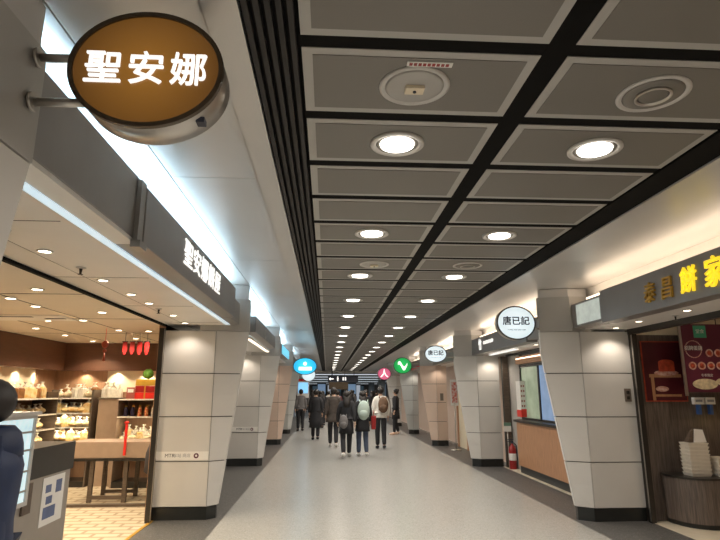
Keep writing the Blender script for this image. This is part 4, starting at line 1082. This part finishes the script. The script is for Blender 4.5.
for i in range(6):
    x = -4.5 + (i % 2) * 10.4; y = 46 + (i // 2) * 14
    t = thing('hall_column', 'grey column standing in the far hall, %s row on the %s' % (ORD[i // 2], ['left', 'right'][i % 2]), 'column', (x, y, 0), 0, 'far hall columns')
    bm = B(); cyl(bm, (0, 0, 0.2), (0, 0, 2.89), 0.4, n=32); obj('shaft', bm, 'clad_grey', t)
    bm = B(); cyl(bm, (0, 0, 0), (0, 0, 0.199), 0.42, n=32); obj('plinth', bm, 'plinth', t)

# ---------------------------------------------------------------- people
def skin_mesh(name, pts, edges, radii, m, root=0, sub=2):
    me = bpy.data.meshes.new(name); me.from_pydata([tuple(p) for p in pts], edges, [])
    o = bpy.data.objects.new(name, me); COL.objects.link(o)
    o.modifiers.new('skin', 'SKIN')
    sk = me.skin_vertices[0].data
    for i, r in enumerate(radii):
        sk[i].radius = r if isinstance(r, tuple) else (r, r)
        sk[i].use_root = (i == root)
    if sub:
        s = o.modifiers.new('sub', 'SUBSURF'); s.levels = sub; s.render_levels = sub
    dg = bpy.context.evaluated_depsgraph_get()
    out = bpy.data.meshes.new_from_object(o.evaluated_get(dg))
    bpy.data.objects.remove(o); bpy.data.meshes.remove(me)
    for p in out.polygons: p.use_smooth = True
    out.materials.clear(); out.materials.append(MATS[m] if isinstance(m, str) else m)
    return out
def mesh_obj(name, me, parent):
    o = bpy.data.objects.new(name, me); COL.objects.link(o); o.parent = parent; return o
mat('skin', (0.62, 0.40, 0.28), 0.5, noise=0.05)
mat('hair', (0.018, 0.013, 0.011), 0.55, noise=0.3, nscale=40, stretch=(6, 6, 1))
mat('cloth_black', (0.022, 0.022, 0.026), 0.85, noise=0.2, nscale=12, bump=0.1)
mat('cloth_brown', (0.085, 0.068, 0.058), 0.85, noise=0.25, nscale=12, bump=0.1)
mat('cloth_white', (0.72, 0.69, 0.63), 0.8, noise=0.08, nscale=8)
mat('cloth_grey', (0.19, 0.18, 0.18), 0.85, noise=0.2)
mat('cloth_navy', (0.008, 0.02, 0.065), 0.6, noise=0.3, nscale=6, bump=0.2, bscale=14)
mat('cloth_pale', (0.45, 0.55, 0.50), 0.8, noise=0.15)
mat('jeans', (0.06, 0.08, 0.13), 0.85, noise=0.3)
mat('shoe_white', (0.72, 0.70, 0.66), 0.6, noise=0.1)
mat('pack_brown', (0.16, 0.09, 0.05), 0.7, noise=0.3)
mat('burgundy', (0.13, 0.02, 0.03), 0.8, noise=0.2)

def person(label, x, y, h=1.65, rz=0.0, phase=0.4, top='cloth_black', bottom='cloth_black', shoes='shoe_white', coat=0.95, hair='long', arm=0.15, bend=0.0, puff=1.0, group=None, hood=False):
    """faces +Y in its own frame; phase: stride (left leg forward positive)"""
    k = h / 1.70
    t = thing('person', label, 'person', (x, y, 0), rz, group)
    ph = phase
    def leg(s, f):
        hip = Vector((0.09 * s, 0, 0.90))
        if f >= 0:
            knee = hip + Vector((0.0, 0.18 * f + 0.02, -0.42)); ank = Vector((0.085 * s, 0.42 * f, 0.085))
        else:
            knee = hip + Vector((0.0, 0.06 * f + 0.03, -0.43)); ank = Vector((0.085 * s, 0.50 * f, 0.085 + 0.10 * abs(f)))
        toe = ank + (Vector((0.01 * s, 0.16, -0.055)) if f >= -0.3 else Vector((0.01 * s, 0.12, -0.10)))
        return hip, knee, ank, toe
    def armp(s, f):
        sh = Vector((0.165 * s * (0.95), 0, 1.39)); el = Vector((0.215 * s, 0.10 * f - 0.02, 1.12)); wr = Vector((0.225 * s, 0.24 * f + 0.05, 0.89))
        if bend: el = Vector((0.22 * s, -0.02, 1.12)); wr = Vector((0.15 * s, 0.20, 1.10 + bend))
        return sh, el, wr
    P = [Vector((0, 0, 0.95)), Vector((0, 0.0, 1.12)), Vector((0, 0, 1.30)), Vector((0, 0, 1.42)), Vector((0, 0.0, 1.485)), Vector((0, 0.015, 1.55)), Vector((0, 0.01, 1.61)), Vector((0, 0.0, 1.66))]
    R = [(0.135, 0.10), (0.115, 0.09), (0.145, 0.10), (0.10, 0.075), 0.050, (0.062, 0.072), (0.078, 0.092), (0.06, 0.07)]
    E = [(i, i + 1) for i in range(7)]
    for s, f in ((-1, ph), (1, -ph)):
        n = len(P); P += list(leg(s, f)); R += [(0.088, 0.09), 0.056, 0.036, (0.034, 0.026)]; E += [(0, n), (n, n + 1), (n + 1, n + 2), (n + 2, n + 3)]
    hands = []
    for s, f in ((-1, -ph * 0.9), (1, ph * 0.9)):
        n = len(P); a = armp(s, f); P += list(a); R += [0.058, 0.042, 0.026]; E += [(3, n), (n, n + 1), (n + 1, n + 2)]
        d = (a[2] - a[1]).normalized()
        palm = a[2] + d * 0.06
        P.append(palm); R.append((0.020, 0.036)); E.append((n + 2, n + 3))
        hands.append((palm, d, s))
    bme = skin_mesh('body', [p * k for p in P], E, [tuple(q * k for q in r) if isinstance(r, tuple) else r * k for r in R], 'skin')
    bm = bmesh.new(); bm.from_mesh(bme)
    # fingers and thumb, each its own chain
    for palm, d, s in hands:
        side = Vector((0, 1, 0)); side = (side - d * side.dot(d)).normalized(); inn = Vector((-s, 0, 0))
        for j, (off, L) in enumerate(((0.026, 0.070), (0.009, 0.080), (-0.009, 0.074), (-0.026, 0.058))):
            a = palm + side * off + d * 0.01; b = a + d * L * 0.55; c = b + d * L * 0.38 + inn * L * 0.30
            fm = skin_mesh('finger', [a * k, b * k, c * k], [(0, 1), (1, 2)], [0.0095 * k, 0.009 * k, 0.007 * k], 'skin', sub=1)
            bm.from_mesh(fm); bpy.data.meshes.remove(fm)
        a = palm + side * 0.025 - d * 0.03; b = a + side * 0.03 + d * 0.025 + inn * 0.01; c = b + d * 0.03 + inn * 0.01
        fm = skin_mesh('finger', [a * k, b * k, c * k], [(0, 1), (1, 2)], [0.011 * k, 0.010 * k, 0.008 * k], 'skin', sub=1)
        bm.from_mesh(fm); bpy.data.meshes.remove(fm)
    # nose, ears
    ball(bm, (0, 0.105 * k, 1.585 * k), 0.013 * k, (0.8, 1, 1.4), 0, 8)
    for s in (-1, 1): ball(bm, (0.080 * s * k, 0.005, 1.59 * k), 0.022 * k, (0.4, 0.8, 1.3), 0, 8)
    bm.to_mesh(bme); bm.free()
    for p in bme.polygons: p.use_smooth = True
    body = mesh_obj('body', bme, t)
    bm = B()
    for s in (-1, 1): ball(bm, (0.03 * s * k, 0.088 * k, 1.605 * k), 0.009 * k, (1.2, 0.6, 0.7), 0, 8)
    obj('eyes', bm, 'ink', t)
    bm = B(); ball(bm, (0, 0.092 * k, 1.545 * k), 0.012 * k, (1.8, 0.5, 0.5), 0, 8); obj('mouth', bm, 'burgundy', t)
    # trousers
    TP = [Vector((0, 0, 0.99)), Vector((0, 0, 0.93))]; TR = [(0.135, 0.10), (0.145, 0.112)]; TE = [(0, 1)]
    for s, f in ((-1, ph), (1, -ph)):
        h_, kn, an, to = leg(s, f); n = len(TP)
        TP += [h_, kn, an + Vector((0, -0.01, 0.0))]; TR += [(0.100, 0.102), 0.076, 0.062]; TE += [(1, n), (n, n + 1), (n + 1, n + 2)]
    mesh_obj('trousers', skin_mesh('trousers', [p * k for p in TP], TE, [tuple(q * k for q in r) if isinstance(r, tuple) else r * k for r in TR], bottom), t)
    # shoes
    for s, f in ((-1, ph), (1, -ph)):
        h_, kn, an, to = leg(s, f)
        an2 = an + Vector((0, -0.035, -0.035)); 
        mesh_obj('shoe', skin_mesh('shoe', [(an + Vector((0, 0, 0.0))) * k, an2 * k, (an * 0.4 + to * 0.6 + Vector((0, 0, -0.01))) * k, to * k + Vector((0, 0.03, 0))], [(0, 1), (1, 2), (2, 3)],
                 [0.056 * k, 0.056 * k, 0.052 * k, 0.040 * k], shoes), t)
    # top: torso with skirt of the coat and sleeves in one skinned surface
    hem = coat
    JP = [Vector((0, 0, 1.475)), Vector((0, 0, 1.34)), Vector((0, 0, 1.15)), Vector((0, 0, 1.0)), Vector((0, 0.0, (1.0 + hem) / 2 if hem < 0.98 else 0.98)), Vector((0, 0, hem if hem < 0.96 else 0.95))]
    JR = [(0.078, 0.072), (0.20, 0.13), (0.175, 0.125), (0.18, 0.13), (0.18, 0.135), (0.18, 0.15)]
    JP = JP[:5]; JR = JR[:5]
    JE = [(i, i + 1) for i in range(len(JP) - 1)]
    for s, f in ((-1, -ph * 0.9), (1, ph * 0.9)):
        a = armp(s, f); n = len(JP)
        JP += [a[0] + Vector((0.005 * s, 0, 0)), a[1], a[2] + (a[1] - a[2]).normalized() * 0.02]; JR += [0.085 * puff, 0.068 * puff, 0.050 * puff]; JE += [(1, n), (n, n + 1), (n + 1, n + 2)]
    JR = [tuple(q * k * (puff if i < 6 else 1) for q in r) if isinstance(r, tuple) else r * k for i, r in enumerate(JR)]
    jme = skin_mesh('jacket', [p * k for p in JP], JE, JR, top, root=2)
    jb = bmesh.new(); jb.from_mesh(jme)
    hp = [(0.055, 1.475), (0.10, 1.45), (0.155, 1.40), (0.172, 1.34), (0.166, 1.22), (0.158, 1.10), (0.165, 1.0), (0.178, 0.9)] + ([(0.190, (0.9 + hem) / 2), (0.205, hem), (0.198, hem), (0.17, hem + 0.06)] if hem < 0.86 else [(0.182, hem), (0.172, hem), (0.15, hem + 0.05)])
    lathe(jb, (0, 0, 0), [(r_ * k * puff, z_ * k) for r_, z_ in hp], 24, sy=0.78)
    jb.to_mesh(jme); jb.free()
    for p_ in jme.polygons: p_.use_smooth = True
    mesh_obj('jacket', jme, t)
    # hair
    bm = B()
    ball(bm, (0, -0.018 * k, 1.635 * k), 0.108 * k, (0.92, 1.02, 1.0), 0, 16)
    for v in list(bm.verts):
        if v.co.y > 0.055 * k and v.co.z < 1.65 * k: v.co.y = 0.055 * k
    if hair == 'long':
        pf = [(0.098, 1.62), (0.105, 1.54), (0.10, 1.45), (0.085, 1.36), (0.05, 1.29)]
        lathe(bm, (0, -0.045 * k, 0), [(r * k, z * k) for r, z in pf], 18, sy=0.62)
    elif hair == 'bun':
        ball(bm, (0, -0.10 * k, 1.69 * k), 0.045 * k, (1, 1, 1), 0, 12)
    hr = obj('hair', bm, 'hair', t)
    if hair == 'long':   # falls over the jacket's back
        for v in hr.data.vertices:
            if v.co.z < 1.46 * k: v.co.y -= 0.07 * k
    if hood:
        bm = B(); lathe(bm, (0, -0.05 * k, 1.42 * k), [(0.13 * k, -0.03), (0.125 * k, 0.02), (0.11 * k, 0.07), (0.08 * k, 0.10)], 18); obj('collar', bm, top, t)
    return t
def backpack(parent, k, m, loc=(0, -0.21, 1.22)):
    bm = B(); box(bm, -0.13, 0.13, -0.07, 0.07, -0.20, 0.18)
    o = obj('backpack_body', bm, m, parent, loc=loc, bevel=0.05); return o
def pack_thing(label, px, py, z, rz, m, s=1.0, name='backpack'):
    t = thing(name, label, 'bag', (px, py, z), rz)
    t.scale = (s, s, s)
    bm = B(); ball(bm, (0, 0, 0.2), 0.2, (0.68, 0.38, 1.05), 0, 18); obj('bag_body', bm, m, t)
    bm = B(); ball(bm, (0, -0.06, 0.13), 0.11, (0.9, 0.4, 0.75), 0, 14); obj('pocket', bm, m, t)
    bm = B(); cyl(bm, (-0.03, 0.02, 0.40), (0.03, 0.02, 0.40), 0.008); cyl(bm, (-0.03, 0.02, 0.40), (-0.03, 0.0, 0.36), 0.008); cyl(bm, (0.03, 0.02, 0.40), (0.03, 0.0, 0.36), 0.008); obj('grab_loop', bm, 'ink', t)
    for s_ in (-1, 1):
        bm = B(); prev = None
        for q in [(0.08, 0.05, 0.36), (0.09, 0.12, 0.42), (0.10, 0.22, 0.38), (0.10, 0.27, 0.26), (0.10, 0.24, 0.12), (0.10, 0.10, 0.06)]:
            if prev: cyl(bm, (prev[0] * s_, prev[1], prev[2]), (q[0] * s_, q[1], q[2]), 0.012, n=8)
            prev = q
        obj('shoulder_strap', bm, m, t)
    return t

person('person walking away in a white jacket and black trousers, brown backpack on the back', 1.57, 16.36, 1.72, 0, 0.25, 'cloth_white', 'cloth_black', 'cloth_black', 0.86, 'short')
pack_thing('brown backpack worn over the white jacket', 1.62, 16.36 - 0.29, 1.02, 0, 'pack_brown', 1.1)
person('person with long dark hair and black coat, white shoe raised, left of the pale bag', 0.50, 14.3, 1.60, 0, -0.75, 'cloth_black', 'cloth_black', 'shoe_white', 0.62, 'long')
pack_thing('small grey bag low on the back of the long haired person in black', 0.42, 14.0, 0.72, 0, 'cloth_grey', 0.8, 'shoulder_bag')
person('person in dark coat and jeans with a pale green bag, nearest of the group', 0.92, 14.5, 1.60, 0.1, 0.3, 'cloth_black', 'jeans', 'shoe_white', 0.66, 'long')
pack_thing('pale green bag on the back of the person in jeans', 0.93, 14.18, 0.92, -0.1, 'cloth_pale', 1.15, 'shoulder_bag')
t = thing('tote_bag', 'dark red tote bag hanging between the pale green bag and the white jacket', 'bag', (1.215, 14.62, 0.66))
bm = B(); hexa(bm, [(-0.06, -0.08, 0), (0.05, -0.08, 0), (0.05, 0.08, 0), (-0.06, 0.08, 0)], [(-0.07, -0.12, 0.34), (0.06, -0.12, 0.34), (0.06, 0.12, 0.34), (-0.07, 0.12, 0.34)]); obj('bag_body', bm, 'red', t, bevel=0.01)
bm = B(); cyl(bm, (0, -0.06, 0.34), (-0.01, 0, 0.48), 0.008); cyl(bm, (0, 0.06, 0.34), (-0.01, 0, 0.48), 0.008); obj('strap', bm, 'red', t)
person('person in a wide grey-brown coat, walking away in the middle of the group', 0.20, 17.0, 1.70, 0, 0.35, 'cloth_brown', 'cloth_black', 'shoe_white', 0.72, 'short', puff=1.12)
person('person in a long black coat walking alone on the left', -0.38, 19.5, 1.66, 0, 0.25, 'cloth_black', 'cloth_black', 'cloth_black', 0.42, 'short', puff=1.1)
person('person in a grey top by the far left pillar', -1.10, 23.8, 1.68, 0.2, 0.2, 'cloth_grey', 'cloth_black', 'cloth_black', 0.92, 'short')
person('person in black standing sideways near the green sign pillar', 2.66, 21.6, 1.68, 1.3, 0.15, 'cloth_black', 'cloth_black', 'skin', 0.60, 'bun')
far = [(-0.2, 27.5, 'cloth_black'), (0.5, 26.5, 'burgundy'), (1.2, 29.0, 'cloth_black'), (1.9, 27.0, 'cloth_navy'), (-0.8, 30.5, 'cloth_grey'), (0.1, 32.5, 'cloth_white'),
       (2.6, 31.5, 'cloth_black'), (1.5, 34.0, 'cloth_grey'), (-1.5, 35.0, 'cloth_black'), (3.2, 36.0, 'cloth_brown'), (0.9, 24.5, 'cloth_black'), (1.75, 25.0, 'cloth_black'), (-0.3, 25.5, 'cloth_black'), (0.3, 30.8, 'cloth_black'), (2.3, 28.5, 'cloth_black')]
cn = {'cloth_black': 'black', 'burgundy': 'dark red', 'cloth_navy': 'navy', 'cloth_grey': 'grey', 'cloth_white': 'white', 'cloth_brown': 'brown'}
protos = {}
for i, (x, y, m) in enumerate(far):
    lab = 'distant person in a %s coat in the crowd, %s' % (cn[m], ['behind the brown coat', 'behind the long haired pair', 'right of centre', 'behind the white jacket', 'near the left pillars', 'under the direction sign', 'near the pink sign', 'furthest in the centre', 'furthest left', 'furthest right', 'directly behind jeans', 'behind red tote', 'by black long coat', 'left of sign', 'right of white jacket'][i])
    if m in protos:
        dup(protos[m], (x, y, 0), lab, rz=random.choice([0, 0.3, PI]))
    else:
        protos[m] = person(lab, x, y, 1.62 + 0.02 * (i % 5), random.choice([0, 0.2, -0.2]), 0.3, m, 'cloth_black', 'cloth_black', 0.8, 'short' if i % 2 else 'long')
for i in range(14):
    m = ['cloth_black', 'cloth_grey', 'cloth_white', 'cloth_brown', 'cloth_black'][i % 5]
    dup(protos[m], (-2.0 + (i * 1.37) % 5.2, 39 + i * 1.9, 0), 'tiny far person in a %s coat in the end hall, %s by distance' % (cn[m], ORD[i]), 'far crowd', rz=random.choice([0, 0.4, PI, 1.5]))
# near left person, mostly outside the frame
person('person in a navy padded coat cropped by the left edge of the photo', -1.52, 2.6, 1.62, 1.9, 0.0, 'cloth_navy', 'cloth_black', 'cloth_black', 0.30, 'short', puff=1.4, hood=True)
